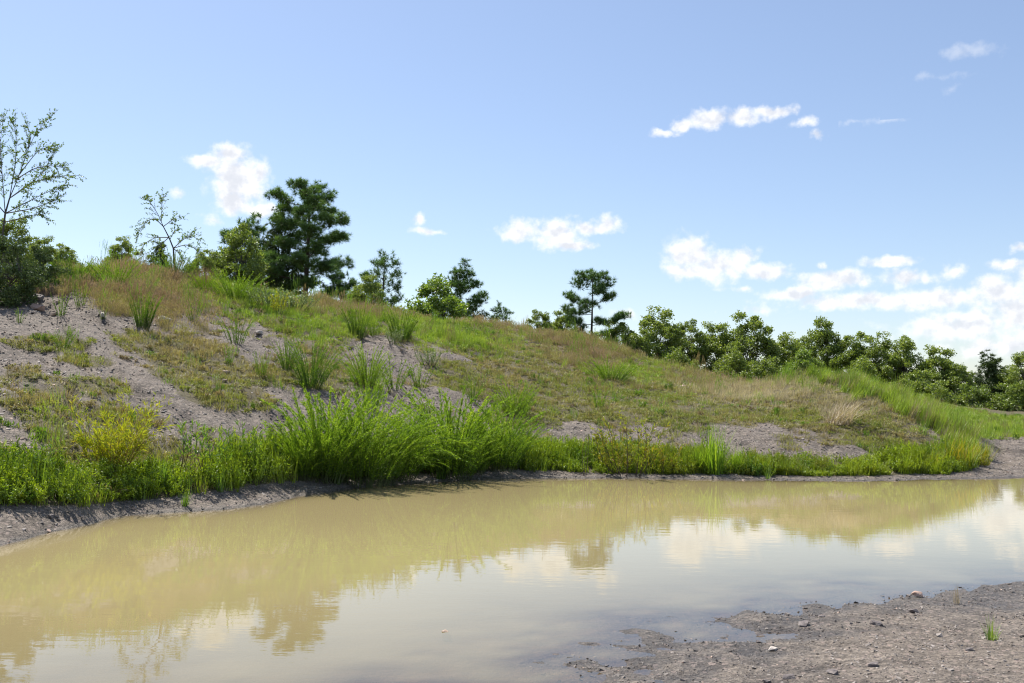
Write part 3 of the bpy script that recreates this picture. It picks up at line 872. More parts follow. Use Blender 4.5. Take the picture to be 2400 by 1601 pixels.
# ------------------------------------------------------------------ loose shale chips and mud clods
def hull_mesh(name, seed, size, mat, npts=16, jag=1.0):
    r_ = np.random.default_rng(seed)
    bm = bmesh.new()
    for p in r_.uniform(-1, 1, (npts, 3)):
        p = p / max(np.abs(p).max(), .35) * (1 - .25 * r_.uniform() * jag)
        bm.verts.new(p * np.array(size) / 2)
    res = bmesh.ops.convex_hull(bm, input=bm.verts)
    bmesh.ops.delete(bm, geom=[g for g in res['geom_interior'] if isinstance(g, bmesh.types.BMVert)], context='VERTS')
    me = bpy.data.meshes.new(name); bm.to_mesh(me); bm.free()
    me.materials.append(mat)
    return me

def chip_mat():
    m, t = new_mat('shale_chip')
    ic = t.n('ShaderNodeAttribute', attribute_name='col', attribute_type='INSTANCER')
    p = t.n('ShaderNodeBsdfPrincipled'); t.link(ic.outputs['Vector'], p.inputs['Base Color']); p.inputs['Roughness'].default_value = .8
    o = t.n('ShaderNodeOutputMaterial'); t.link(p.outputs[0], o.inputs[0])
    return m
M['chip'] = chip_mat()
chips = []
for i in range(5):
    chips.append(bpy.data.objects.new('chip', hull_mesh('chip', 300 + i, (1.0, .75, .28), M['chip'], 12)))
for i in range(3):
    chips.append(bpy.data.objects.new('clod', hull_mesh('clod', 320 + i, (1.0, .8, .6), M['chip'], 16)))
# near bank, dense enough to read as crumbled shale
Nn = 60000
ax, ay = rng.uniform(-1.5, 7.5, Nn), rng.uniform(3.6, 10.5, Nn)
keep = (near_signed(ax, ay) > -0.25) & (np.abs(np.arctan2(ax, ay)) < R(32)) & (rng.uniform(size=Nn) < 0.75)
ax, ay = ax[keep], ay[keep]
az_ = terrain(ax, ay); k2 = az_ > -0.02; ax, ay, az_ = ax[k2], ay[k2], az_[k2]
n1 = len(ax); s1 = 0.0105 * rng.lognormal(0, .45, n1)
# far mud strip, bare slope
Nf = 160000
bx, by = rng.uniform(-26, 20, Nf), rng.uniform(8.5, 38, Nf)
bz = terrain(bx, by)
thr, lush, px, py, sd, sDk = cover_at(bx, by, bz)
keep = (bz > 0) & (sd < sDk[:, 4]) & (sd > sDk[:, 0]) & (np.abs(np.arctan2(bx, by)) < R(32)) & (rng.uniform(size=Nf) < (1 - thr) * (1 - lush) * .95)
bx, by, bz = bx[keep], by[keep], bz[keep]
n2 = len(bx); s2 = 0.025 * rng.lognormal(0, .6, n2)
n = n1 + n2
cg = rng.uniform(.12, .36, n)[:, None] * np.array([[1.0, .86, .75]]) * (1 + .10 * rng.normal(size=(n, 1)))
uu = bx * 0.80 + by * 0.60 + 0.9 * fbm(bx * 0.35, by * 0.35, 3, 5); vv = -bx * 0.60 + by * 0.80
rub = (np.abs(fbm(uu * 0.75, vv * 0.13, 3, 31)) * 2 < .10) & (bz > .35) & (rng.uniform(size=n2) < .75)
s2[rub] *= rng.uniform(1.2, 2.3, rub.sum())
cg[n1:][rub] *= .8
wetc = np.concatenate([az_, bz]) < 0.05
cg[wetc] *= .75
pinkc = rng.uniform(size=n) < .05
cg[pinkc] = np.array([.44, .31, .24]) * rng.uniform(.8, 1.1, pinkc.sum())[:, None]
s2 = np.minimum(s2, .062)
sall = np.concatenate([s1, s2])
scatter_stuff('shale_gravel', 'small grey shale chips strewn over the bare slope and banks', 'gravel', chips,
              np.stack([np.concatenate([ax, bx]), np.concatenate([ay, by]), np.concatenate([az_, bz]) + sall * .05], -1),
              rng.uniform(0, 6.283, n), rng.normal(0, .35, (n, 2)), sall[:, None] * rng.uniform(.7, 1.4, (n, 3)), np.where(rng.uniform(size=n) < .93, rng.integers(0, 5, n), rng.integers(5, 8, n)), np.clip(cg, .03, .6))

# ------------------------------------------------------------------ feathery bushes
def plume(rng, h, nleaf, L, w, bend, sr, up=0.75, start=.12):
    """one feathery stem along +Z bending towards +X: (leaf V, F, tint), (stem V, F)"""
    t = np.linspace(0, 1, 7)
    def curve(t):
        a = bend * t ** 1.4
        return np.stack([h * np.sin(a) * t * .8, 0 * t, h * t * np.cos(a * .75)], -1)
    Pc = curve(t)
    SV, SF = tube(Pc, sr * (1 - .8 * t), 3)
    tt = start + (1 - start) * rng.uniform(0, 1, nleaf) ** .85
    Q = curve(tt); tan = curve(np.clip(tt + .02, 0, 1.05)) - Q; tan /= np.linalg.norm(tan, axis=1, keepdims=True)
    rd = rand_dir(rng, nleaf); rd -= tan * (rd * tan).sum(1, keepdims=True); rd /= np.linalg.norm(rd, axis=1, keepdims=True)
    a = rng.uniform(.5, 1.4, nleaf)[:, None] * up
    Dv = tan * np.cos(a) + rd * np.sin(a)
    ln = (L * (1.15 - .65 * tt) * rng.uniform(.7, 1.2, nleaf))
    V0 = np.array([(-.5 * w, 0, 0), (.5 * w, 0, 0), (0.0, 0, 1.0)])
    Mx = frames(Dv, rng); 
    VV = Mx[:, :, 0][:, None, :] * V0[None, :, 0:1] + Dv[:, None, :] * (V0[None, :, 2:3] * ln[:, None, None]) + Q[:, None, :]
    FF = np.arange(nleaf * 3).reshape(-1, 3)
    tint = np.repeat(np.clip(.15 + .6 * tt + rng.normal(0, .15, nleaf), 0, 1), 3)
    return (VV.reshape(-1, 3), FF, tint), (SV, SF)

def feather_bush(name, seed, n, h, spread, rad, leafmat, stemmat='stem', nleaf=60, L=.11, w=.011, bend=(.1, .7), lean=(0, 0), hvar=(.6, 1.0), sr=.005):
    rng = np.random.default_rng(seed)
    A, S = Acc(), Acc()
    kinds = [plume(rng, 1.0, nleaf, L / h, w / h, rng.uniform(*bend), sr / h) for _ in range(7)]
    for i in range(n):
        (LV, LF, LT), (SV, SF) = kinds[i % 7]
        a = rng.uniform(0, 6.283); r = math.sqrt(rng.uniform())
        base = np.array([math.cos(a) * r * rad, math.sin(a) * r * rad, -.04])
        d = np.array([math.cos(a) * math.tan(spread * r) + lean[0] * rng.uniform(.4, 1.2) + rng.normal() * .06, math.sin(a) * math.tan(spread * r) + lean[1] * rng.uniform(.4, 1.2) + rng.normal() * .06, 1.0])
        d /= np.linalg.norm(d)
        # frame with X along the outward lean so that stems arch outwards
        X = np.array([d[0], d[1], 0]); X = X / (np.linalg.norm(X) + 1e-6); X = X - d * X.dot(d); X /= np.linalg.norm(X) + 1e-6
        Y = np.cross(d, X)
        sc = h * rng.uniform(*hvar) * (1 - (.34 if n > 125 else .18) * r * r)
        Mx = np.stack([X, Y, d], -1) * sc
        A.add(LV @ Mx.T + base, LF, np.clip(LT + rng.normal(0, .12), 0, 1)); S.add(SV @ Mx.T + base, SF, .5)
    return A.mesh(name + '_foliage', M[leafmat]), S.mesh(name + '_stems', M[stemmat])

BM = {
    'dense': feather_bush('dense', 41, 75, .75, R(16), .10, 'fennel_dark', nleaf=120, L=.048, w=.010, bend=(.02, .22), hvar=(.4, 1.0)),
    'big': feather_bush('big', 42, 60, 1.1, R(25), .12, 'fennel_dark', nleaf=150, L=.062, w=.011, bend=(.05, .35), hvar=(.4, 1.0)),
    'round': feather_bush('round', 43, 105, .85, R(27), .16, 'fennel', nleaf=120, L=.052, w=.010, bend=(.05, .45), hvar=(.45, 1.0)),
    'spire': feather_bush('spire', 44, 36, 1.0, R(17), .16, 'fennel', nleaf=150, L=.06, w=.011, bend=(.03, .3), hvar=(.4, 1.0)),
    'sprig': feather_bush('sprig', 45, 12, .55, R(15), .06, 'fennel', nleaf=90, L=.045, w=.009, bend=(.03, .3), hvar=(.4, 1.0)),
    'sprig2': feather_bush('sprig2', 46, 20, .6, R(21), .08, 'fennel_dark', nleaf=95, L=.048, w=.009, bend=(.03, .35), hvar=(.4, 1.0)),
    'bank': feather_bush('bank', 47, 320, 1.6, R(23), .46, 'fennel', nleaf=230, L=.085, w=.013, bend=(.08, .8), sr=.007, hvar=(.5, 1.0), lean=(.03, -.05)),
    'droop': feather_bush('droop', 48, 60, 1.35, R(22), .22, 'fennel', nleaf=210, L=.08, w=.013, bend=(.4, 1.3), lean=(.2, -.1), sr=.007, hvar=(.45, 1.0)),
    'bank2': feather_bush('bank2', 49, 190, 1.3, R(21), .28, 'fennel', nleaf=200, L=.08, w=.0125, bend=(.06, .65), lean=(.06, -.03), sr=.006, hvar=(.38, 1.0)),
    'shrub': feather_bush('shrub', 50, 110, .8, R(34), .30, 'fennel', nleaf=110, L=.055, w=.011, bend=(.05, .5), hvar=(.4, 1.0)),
}
BN_ = {'dense': .75, 'big': 1.05, 'round': .82, 'spire': .98, 'sprig': .53, 'sprig2': .57, 'bank': 1.5, 'droop': 1.25, 'bank2': 1.22, 'shrub': .72}

def mesh_top(me, q=99.0):
    v = np.empty(len(me.vertices) * 3, np.float32); me.vertices.foreach_get('co', v)
    return float(np.percentile(v[2::3], q))
BN = {k: mesh_top(v[0]) for k, v in BM.items()}

def bush(kind, bx, by, ty, label, name='feathery_shrub', cat='shrub', group=None, wide=1.0, rot=None):
    p = hit(bx, by)
    h = (by - ty) / FPX * p[1]
    s = h / BN[kind]
    rz = rot if rot is not None else (bx * 0.37 + by * .11) % 6.28
    return thing(name, label, cat, (p[0], p[1], p[2] - .02), rz, (s * wide, s * wide, s), (('foliage', BM[kind][0]), ('stem', BM[kind][1])), group)

G1 = 'feathery shrubs dotted over the bare slope'
for a in [
    ('dense', 328, 754, 674, 'compact dark green feathery shrub standing alone among tan slabs high on slope', .95),
    ('sprig', 445, 740, 688, 'short green sprig in russet grass right of the compact dark shrub', 1),
    ('sprig2', 543, 790, 714, 'thin upright green shrub at the edge of bare shale under the ridge', 1),
    ('big', 715, 892, 775, 'large spreading green feathery shrub casting a dark shadow on mid slope', 1.05),
    ('big', 660, 855, 772, 'slender green shrub leaning left behind the large spreading shrub', .7),
    ('round', 842, 888, 797, 'rounded dark centred shrub directly right of the large spreading shrub', .9),
    ('spire', 850, 945, 848, 'tall loose green spires rising just behind the biggest bank bush', 1.1),
    ('sprig2', 905, 895, 822, 'open feathery shrub on bare shale above the biggest bank bush', 1.1),
    ('sprig', 962, 895, 830, 'narrow bright green sprig rising from a bare shale patch mid slope', 1.2),
    ('dense', 822, 778, 706, 'dark upright tuft, left one of three below the russet ridge', 1.1),
    ('spire', 858, 774, 716, 'yellowish upright tuft, middle one of three below the russet ridge', .8),
    ('dense', 918, 782, 710, 'dense dark shrub, right one of three below the russet ridge', 1.35),
    ('round', 1182, 956, 880, 'rounded bright green shrub alone on the olive slope right of centre', .95),
    ('sprig2', 1085, 925, 868, 'yellow green wispy shrub in olive grass left of the rounded lone shrub', 1.1),
    ('sprig', 1375, 938, 888, 'small green sprig in olive grass near the middle of the slope', 1.3),
    ('sprig', 1000, 985, 905, 'pair of thin green shoots behind the bank bushes near centre', 1.2),
    ('sprig2', 145, 800, 750, 'small fuzzy green tuft at end of dark moss patch on the left', 1.1),
    ('sprig', 140, 727, 672, 'thin green sprig beside reddish slabs high on left slope', 1),
    ('sprig', 184, 706, 650, 'upright green sprig in russet grass above the reddish slabs', .8),
    ('sprig', 44, 742, 708, 'tiny pale green sprig on bare shale near the left edge', 1),
    ('sprig', 525, 838, 790, 'spindly green sprig on bare shale between two moss patches', .8),
    ('sprig', 236, 740, 712, 'very small green sprig on bare shale below russet grass', .8),
    ('spire', 600, 868, 808, 'sparse thin green stems left of the large spreading shrub', .7),
    ('shrub', 1400, 872, 825, 'low bright green mound of leaves on upper slope right of centre', 1.5),
    ('shrub', 175, 652, 596, 'bushy yellow green shrub on russet ridge near the left', 1.0),
    ('shrub', 268, 660, 600, 'bright green bushy shrub on russet ridge beneath the small dark oak', 1.1),
    ('shrub', 540, 690, 625, 'bright green bushy shrub on ridge in front of the pines', 1.1),
    ('shrub', 400, 634, 580, 'leafy green shrub wrapped round the foot of the bent sapling', .9),
    ('shrub', 470, 668, 628, 'small green shrub beside the tall russet grass clump on the ridge', .9),
    ('spire', 30, 692, 618, 'bright green leafy stems in front of the dark left edge thicket', 1.0),
]:
    bush(a[0], a[1], a[2], a[3], a[4], group=G1, wide=a[5])

G2 = 'tall feathery bushes at the water'
for a in [
    ('bank2', 742, 1098, 915, 'upright left shoulder of the tall green bank bush thicket', 1.0),
    ('bank', 832, 1106, 925, 'biggest feathery green bush standing on the far bank', 1.0),
    ('droop', 915, 1098, 960, 'bush with long plumes drooping right over the water edge', 1.0),
    ('bank2', 1030, 1090, 915, 'tall green bush just right of the drooping plumes', 1.0),
    ('bank2', 1080, 1082, 985, 'shorter green bush tucked between two tall bank bushes', 1.1),
    ('bank2', 1145, 1075, 940, 'loose light green bush at right end of the bank thicket', 1.0),
    ('bank2', 690, 1096, 985, 'low loose green bush at left end of the bank thicket', 1.0),
]:
    bush(a[0], a[1], a[2], a[3], a[4], name='bank_bush', group=G2, wide=a[5], rot=(0.0 if a[0] == 'droop' else None))

# ------------------------------------------------------------------ grass clumps that stand out singly
def grass_clump(name, seed, n, h, w, lean, curl, rad, mat, bias=(0, 0)):
    rng = np.random.default_rng(seed); A = Acc()
    for i in range(n):
        V, F = blade(rng, h * rng.uniform(.5, 1.05), w * rng.uniform(.7, 1.2), abs(rng.normal(0, lean)), rng.uniform(.05, curl), rng.uniform(0, 6.283), 4)
        a, r = rng.uniform(0, 6.283), rad * math.sqrt(rng.uniform())
        V = V + np.outer(V[:, 2] ** 1.3, np.array([bias[0], bias[1], 0]))
        A.add(V + np.array([r * math.cos(a), r * math.sin(a), -.03]), F, np.clip(rng.normal(.5, .25), 0, 1))
    return A.mesh(name, M[mat])
GM = {
    'fan': (grass_clump('fan_clump', 68, 46, .22, .006, .42, .5, .03, 'sapling'), .2),
    'green': (grass_clump('green_clump', 61, 170, 1.0, .014, .35, .8, .16, 'fennel'), .9),
    'sapgreen': (grass_clump('bright_clump', 62, 60, .5, .014, .4, .8, .07, 'sapling'), .45),
    'straw': (grass_clump('straw_clump', 63, 200, .6, .008, .5, 1.5, .16, 'straw', (.35, 0)), .45),
    'russet': (grass_clump('russet_clump', 64, 420, .8, .006, .38, .9, .22, 'russet'), .7),
    'small': (grass_clump('small_clump', 65, 26, .3, .007, .3, .6, .025, 'sapling'), .28),
    'dry': (grass_clump('dry_clump', 66, 22, .28, .005, .22, .5, .03, 'straw'), .27),
    'mixed': (grass_clump('mixed_clump', 67, 200, .7, .010, .5, 1.0, .2, 'rusty'), .6),
}
def clump(kind, bx, by, ty, label, wide=1.0, group=None, name='grass_clump', rot=None):
    p = hit(bx, by); me, hn = GM[kind]; hn = mesh_top(me)
    s = (by - ty) / FPX * p[1] / hn
    o = obj(name, me, loc=[float(v) for v in p], rot=(0, 0, rot if rot is not None else (bx * .7) % 6.28), scale=(s * wide, s * wide, s))
    return tag(o, label, 'grass clump', group)
for a in [
    ('green', 1640, 1088, 965, 'tall bright green grass clump at the waterline in front of grey gravel', 1.0),
    ('green', 1600, 1086, 1015, 'shorter green grass clump touching the tall one at the waterline', 1.0),
    ('green', 1690, 1086, 1020, 'sparse green grass leaning right beside the tall waterline clump', .9),
    ('sapgreen', 372, 1128, 1052, 'yellow green grass blades among the dark weeds on the left bank', .8),
    ('sapgreen', 505, 1128, 1085, 'arching grass clump at the foot of the weeds left of centre', 1.0),
    ('sapgreen', 425, 1162, 1124, 'small lone grass tuft growing on the mud at left waterline', 1.0),
    ('sapgreen', 775, 1112, 1060, 'yellowish grass blades under the biggest bank bush', .7),
    ('sapgreen', 1010, 1100, 1040, 'grass clump under the drooping plumes at the waterline', 1.0),
    ('small', 1762, 1100, 1066, 'tiny orange green tuft standing at the edge of the water right of centre', 1.2),
    ('small', 1905, 1094, 1076, 'very small green tuft on the mud strip at right', 1.2),
    ('dry', 2197, 1386, 1334, 'thin dry grass sprig on the near bank beside the water', 1.0),
    ('fan', 2275, 1470, 1412, 'small green grass tuft on the near gravel bank at lower right', 1.0),
    ('straw', 1925, 972, 912, 'pale bent straw tuft on the mound at right', 1.6),
    ('russet', 468, 660, 607, 'tall russet grass clump on the ridge left of the pines', 1.0),
    ('russet', 225, 612, 558, 'reddish feathery grass clump on the skyline near the left', 1.1),
    ('russet', 300, 622, 580, 'reddish grass clump on the skyline under the small dark oak', 1.1),
    ('mixed', 2200, 1072, 1000, 'brownish green grass clump at the right end of the far bank', 1.3),
    ('mixed', 2246, 1066, 1008, 'ragged dry grass clump where the far bank meets the flat mud', 1.2),
    ('green', 2262, 1052, 1012, 'short green grass clump behind the ragged dry clump at right', 1.2),
    ('mixed', 2140, 1078, 1030, 'yellowish grass clump left of the brownish one on the far bank', 1.2),
]:
    clump(*a[:5], wide=a[5], group='grass clumps', rot=0.0 if a[0] == 'straw' else None)

# ------------------------------------------------------------------ willow shrub, saplings and rusty weeds
def leafy_stem(rng, A, S, base, tip, r0, nleaf, L, w, bow=0.1, tmin=.25, up=.8, droop=.0, tintshift=0.0, twigs=0):
    base, tip = np.asarray(base, float), np.asarray(tip, float)
    t = np.linspace(0, 1, 7); ax = tip - base; ln = np.linalg.norm(ax)
    side = np.cross(ax, rng.normal(size=3)); side /= np.linalg.norm(side) + 1e-9
    def cv(t): return base + np.outer(t, ax) + np.outer(np.sin(t * math.pi) * bow * ln, side) - np.outer(t ** 3 * droop * ln, [0, 0, 1])
    V, F = tube(cv(t), r0 * (1 - .8 * t), 4); S.add(V, F, .5)
    LV, LF = leaf_tpl(L, w, .1, .12)
    tt = rng.uniform(tmin, 1.02, nleaf); Q = cv(tt); tan = cv(tt + .02) - Q; tan /= np.linalg.norm(tan, axis=1, keepdims=True)
    rd = rand_dir(rng, nleaf); rd -= tan * (rd * tan).sum(1, keepdims=True); rd /= np.linalg.norm(rd, axis=1, keepdims=True)
    a = rng.uniform(.5, 1.2, nleaf)[:, None] * up
    Mx = frames(tan * np.cos(a) + rd * np.sin(a), rng) * rng.uniform(.6, 1.2, nleaf)[:, None, None]
    A.many(LV, LF, Mx, Q, np.clip(rng.normal(.5, .25, nleaf) + tintshift, 0, 1))
    for k in range(twigs):
        q = rng.uniform(.3, .95); b = cv(np.array([q]))[0]
        d = rand_dir(rng, 1, .5)[0] * .6 + ax / ln * .6
        leafy_stem(rng, A, S, b, b + d * ln * rng.uniform(.18, .38), r0 * .4, max(4, nleaf // 3), L, w, .1, .1, up, droop, tintshift)

def many_stems(name, seed, n, h, spread, rad, leaf, stem, nleaf, L, w, twigs=2, hv=(.6, 1.0), lean=0.0, tmin=.25):
    rng = np.random.default_rng(seed); A, S = Acc(), Acc()
    for i in range(n):
        a, r = rng.uniform(0, 6.283), math.sqrt(rng.uniform())
        b = np.array([math.cos(a) * r * rad, math.sin(a) * r * rad, -.03])
        H = h * rng.uniform(*hv)
        tip = b + np.array([math.cos(a) * math.tan(spread * r) + lean + rng.normal() * .08, math.sin(a) * math.tan(spread * r) + rng.normal() * .08, 1]) * H
        leafy_stem(rng, A, S, b, tip, .006, nleaf, L, w, .08, tmin, twigs=twigs)
    return A.mesh(name + '_leaves', M[leaf]), S.mesh(name + '_stems', M[stem])

def stem_plant(name, label, cat, meshes, hn, bx, by, ty, wide=1.0, group=None, rot=None):
    p = hit(bx, by); s = (by - ty) / FPX * p[1] / mesh_top(meshes[0])
    return thing(name, label, cat, p, rot if rot is not None else (bx * .53) % 6.28, (s * wide, s * wide, s), (('foliage', meshes[0]), ('stem', meshes[1])), group)
wil = many_stems('willow', 71, 36, 1.0, R(33), .2, 'willow', 'red_stem', 40, .095, .014, 5, tmin=.2, hv=(.45, 1.0))
stem_plant('willow_shrub', 'yellow leaved willow shrub with orange stems on the left bank', 'shrub', wil, 1.0, 255, 1085, 912, 1.05)
saps = [many_stems('sapling', 72 + i, 3, .8, R(14), .04, 'sapling', 'dead_stem', 26, .10, .020, 1, (.75, 1.0), tmin=.45) for i in range(3)]
for i, (bx, by, ty, lb) in enumerate([
    (85, 1110, 1008, 'thin willow sapling with drooping lance leaves near the left edge'),
    (120, 1105, 1030, 'shorter lance leaved sapling between the left edge sapling and yellow willow'),
    (405, 1100, 968, 'tall lance leaved sapling just right of the yellow willow shrub'),
    (440, 1098, 985, 'lance leaved sapling, second one right of the yellow willow shrub'),
    (477, 1105, 970, 'dark stemmed sapling in middle of the group right of yellow willow'),
    (530, 1110, 985, 'bare legged sapling with leafy tip above the arching grass clump'),
    (588, 1090, 970, 'single leafy sapling standing apart between the saplings and bank thicket'),
    (640, 1085, 1010, 'small lance leaved sapling close to left end of the bank thicket'),
    (45, 1120, 1060, 'low leafy sapling at the far left of the bank')]):
    stem_plant('willow_sapling', lb, 'sapling', saps[i % 3], .8, bx, by, ty, 1.0, 'willow saplings on the left bank')
rus = many_stems('rusty', 81, 16, .7, R(26), .22, 'rusty', 'dead_stem', 34, .06, .014, 3)
stem_plant('rusty_weed', 'tallest yellow and rust coloured weed at the waterline right of centre', 'weed', rus, .68, 1450, 1088, 958, 1.0, 'rusty weeds')
stem_plant('rusty_weed', 'orange tinged weed left of the tallest rusty weed', 'weed', rus, .68, 1410, 1086, 1010, 1.0, 'rusty weeds')
stem_plant('rusty_weed', 'small rusty weed in short grass on the right part of bank', 'weed', rus, .68, 1882, 1086, 1040, .6, 'rusty weeds')
stem_plant('rusty_weed', 'yellowish weed between tallest rusty weed and tall waterline grass', 'weed', rus, .68, 1520, 1086, 1020, 1.0, 'rusty weeds')
dead = many_stems('dead', 85, 3, .6, R(14), .03, 'rusty', 'dead_stem', 5, .035, .009, 1, (.7, 1.0), tmin=.7)
stem_plant('bare_stem', 'thin bare stem leaning left from the mud at the waterline', 'weed', dead, .6, 1342, 1095, 985, .8, 'bare stems')
stem_plant('bare_stem', 'short bare twigs at the foot of the tallest rusty weed', 'weed', dead, .6, 1462, 1096, 1050, 1.0, 'bare stems')
stem_plant('bare_stem', 'thin dead twig in the mud beside the tiny orange tuft', 'weed', dead, .6, 1728, 1098, 1070, .7, 'bare stems')
pale = many_stems('pale', 86, 26, .55, R(34), .2, 'silver', 'stem', 34, .04, .017, 2)
for (bx, by, ty, wd, lb) in [
    (615, 712, 655, 1.4, 'pale silvery leaved weed clump on ridge in front of the big pine'), (672, 715, 662, 1.3, 'pale leafy weed clump just right of the silvery clump on ridge'),
    (905, 790, 755, 1.0, 'pale leafy weed at foot of the dense dark shrub'), (985, 845, 805, 1.0, 'pale leafy weed at the top of a bare shale patch'),
    (50, 680, 632, .9, 'pale leafy weed before the dark left edge thicket'), (825, 780, 758, .9, 'small pale weed at foot of the dark upright tuft')]:
    stem_plant('pale_weed', lb, 'weed', pale, .55, bx, by, ty, wd, 'pale leaved weeds')
yel = many_stems('yellow', 87, 14, .6, R(20), .1, 'willow', 'stem', 40, .05, .010, 2)
stem_plant('yellow_weed', 'yellow flowering weed beside the pale weed clumps on the ridge', 'weed', yel, .6, 640, 722, 668, .9)

# ------------------------------------------------------------------ trees
def oak_mesh(name, seed, h, w, leafmat, nclump=42, per=46, leaf=.13, low=.1, trunk_r=.06, clump_r=.30):
    rng = np.random.default_rng(seed); A, S = Acc(), Acc()
    LV, LF = leaf_tpl(leaf, leaf * .55, .2, .15)
    top = np.array([rng.normal() * .1 * w, rng.normal() * .1 * w, h * .62])
    tr = np.array([[0, 0, -.2], [rng.normal() * .05, rng.normal() * .05, h * .2], top * np.array([.6, .6, .65]), top])
    V, F = tube(tr, [trunk_r, trunk_r * .8, trunk_r * .55, trunk_r * .3], 6); S.add(V, F, .5)
    cl = []
    while len(cl) < nclump:
        u = rand_dir(rng, 1)[0] * rng.uniform(.45, 1) ** .5
        z = low + (1 - low) * (.5 + .5 * u[2]) * .96
        prof = math.sqrt(max(.05, 1 - ((z - .52) / .56) ** 2))
        rr = w / 2 * prof * rng.uniform(.55, 1.18)
        n_ = math.hypot(u[0], u[1]) + 1e-6
        cl.append(np.array([u[0] / n_ * rr * math.sqrt(n_), u[1] / n_ * rr * math.sqrt(n_), z * h]))
    for q in range(5):   # leaders that break the outline
        a_ = rng.uniform(0, 6.283); cl.append(np.array([math.cos(a_) * w * .22 * rng.uniform(), math.sin(a_) * w * .22 * rng.uniform(), h * rng.uniform(.9, 1.06)]))
    for c in cl:
        t0 = rng.uniform(.25, .95)
        b = tr[1] * (1 - t0) + tr[3] * t0 if c[2] > h * .3 else tr[1]
        mid = (b + c) / 2 + np.array([0, 0, .08 * h]) * rng.uniform(-.3, 1)
        V, F = tube(np.array([b, mid, c]), [trunk_r * .35, trunk_r * .22, trunk_r * .08], 4); S.add(V, F, .5)
        k = int(per * rng.uniform(.6, 1.3)); R_ = clump_r * rng.uniform(.5, 1.5)
        T = c + rand_dir(rng, k) * (R_ * rng.uniform(.15, 1, k) ** .5)[:, None] * np.array([1.15, 1.15, .85])
        for q in range(5):
            Dv = rand_dir(rng, k, -.1)
            Mx = frames(Dv, rng) * rng.uniform(.7, 1.2, k)[:, None, None]
            A.many(LV, LF, Mx, T + rng.normal(0, leaf * .35, (k, 3)), np.clip(rng.normal(.48, .22, k), 0, 1))
    return A.mesh(name + '_crown', M[leafmat]), S.mesh(name + '_trunk', M['bark'])

def pine_mesh(name, seed, h, limbs, trunk_r, tuft=.24, pad=.42, per=26, needle_w=.022, mat='pine', nn=26, topr=.5):
    """limbs: (height fraction, azimuth, length m, rise m); pads of needle tufts on their outer parts"""
    rng = np.random.default_rng(seed); A, S = Acc(), Acc()
    tp = np.stack([np.sin(np.linspace(0, 2.2, 8)) * .015 * h, np.cos(np.linspace(0, 3, 8)) * .012 * h, np.linspace(-.03, .97, 8) * h], -1)
    tp[:, :2] -= tp[0, :2]
    V, F = tube(tp, trunk_r * np.linspace(1, .15, 8), 7); S.add(V, F, .5)
    # tuft template: needles bursting around +Z
    tm = Acc()
    dv = rand_dir(rng, nn, .9)
    sv, sf = sliver_tpl(1.0, needle_w / tuft)
    tm.many(sv, sf, frames(dv, rng) * rng.uniform(.75, 1.1, nn)[:, None, None], np.zeros((nn, 3)), np.zeros(nn))
    TV, TF = np.concatenate(tm.V), np.concatenate(tm.F)
    def pads(c, r, k):
        off = rand_dir(rng, k) * (r * rng.uniform(.1, 1, k) ** .5)[:, None] * np.array([1, 1, .7])
        Dv = off / r + np.array([0, 0, .8]) + rng.normal(0, .3, (k, 3))
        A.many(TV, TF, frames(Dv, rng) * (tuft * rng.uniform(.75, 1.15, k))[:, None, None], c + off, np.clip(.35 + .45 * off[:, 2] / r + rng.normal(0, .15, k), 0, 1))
    for (t, az, L, rise) in limbs:
        b = np.array([np.interp(t, np.linspace(-.03, .97, 8), tp[:, 0]), np.interp(t, np.linspace(-.03, .97, 8), tp[:, 1]), t * h])
        u = np.linspace(0, 1, 6); d = np.array([math.cos(az), math.sin(az), 0])
        Pl = b + np.outer(u * L, d) + np.outer(rise * u ** 1.6 - .06 * L * np.sin(u * 3.1), [0, 0, 1])
        V, F = tube(Pl, trunk_r * .32 * (1 - .75 * u) * (.5 + .5 * (1 - t)), 5); S.add(V, F, .5)
        side = np.array([-d[1], d[0], 0])
        npd = max(2, int(L / (pad * .46)))
        for q in range(npd):
            f = .40 + .60 * ((q + .6) / npd) ** .8
            c = np.array([np.interp(f, u, Pl[:, i]) for i in range(3)])
            sd_ = side * rng.normal() * .30 * L * (1.25 - f) + np.array([0, 0, rng.uniform(-.1, .75) * pad])
            c2 = c + sd_
            V, F = tube(np.array([c, c2]), [trunk_r * .08, trunk_r * .04], 3); S.add(V, F, .5)
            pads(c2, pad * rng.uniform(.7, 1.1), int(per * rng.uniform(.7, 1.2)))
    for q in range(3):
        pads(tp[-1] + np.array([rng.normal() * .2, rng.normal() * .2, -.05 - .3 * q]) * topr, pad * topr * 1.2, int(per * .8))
    return A.mesh(name + '_crown', M[mat]), S.mesh(name + '_trunk', M['pine_bark'])

def mesh_width(me):
    v = np.empty(len(me.vertices) * 3, np.float32); me.vertices.foreach_get('co', v)
    return float(np.percentile(v[0::3], 98.5) - np.percentile(v[0::3], 1.5))

def set_tree(name, label, cat, meshes, hn, wn, cx, ty, depth, width=None, rot=None, group=None, sink=0.15):
    depth = depth * 1.6
    r = ray(cx, ty); k = depth / r[1]
    top = np.array([0, 0, CAM_H]) + r * k
    gz_ = ground(top[0], top[1])
    s = (top[2] - gz_ + sink) / mesh_top(meshes[0], 99.8)
    wn = mesh_width(meshes[0])
    sw = s if width is None else max(width / FPX * depth / wn, .68 * s)
    if sw > 1.12 * s: s = sw / 1.12
    return thing(name, label, cat, (top[0], top[1], top[2] - s * mesh_top(meshes[0], 99.8)), rot if rot is not None else (cx * .77) % 6.28, (sw, sw, s), (('trunk', meshes[1]), ('crown', meshes[0])), group)

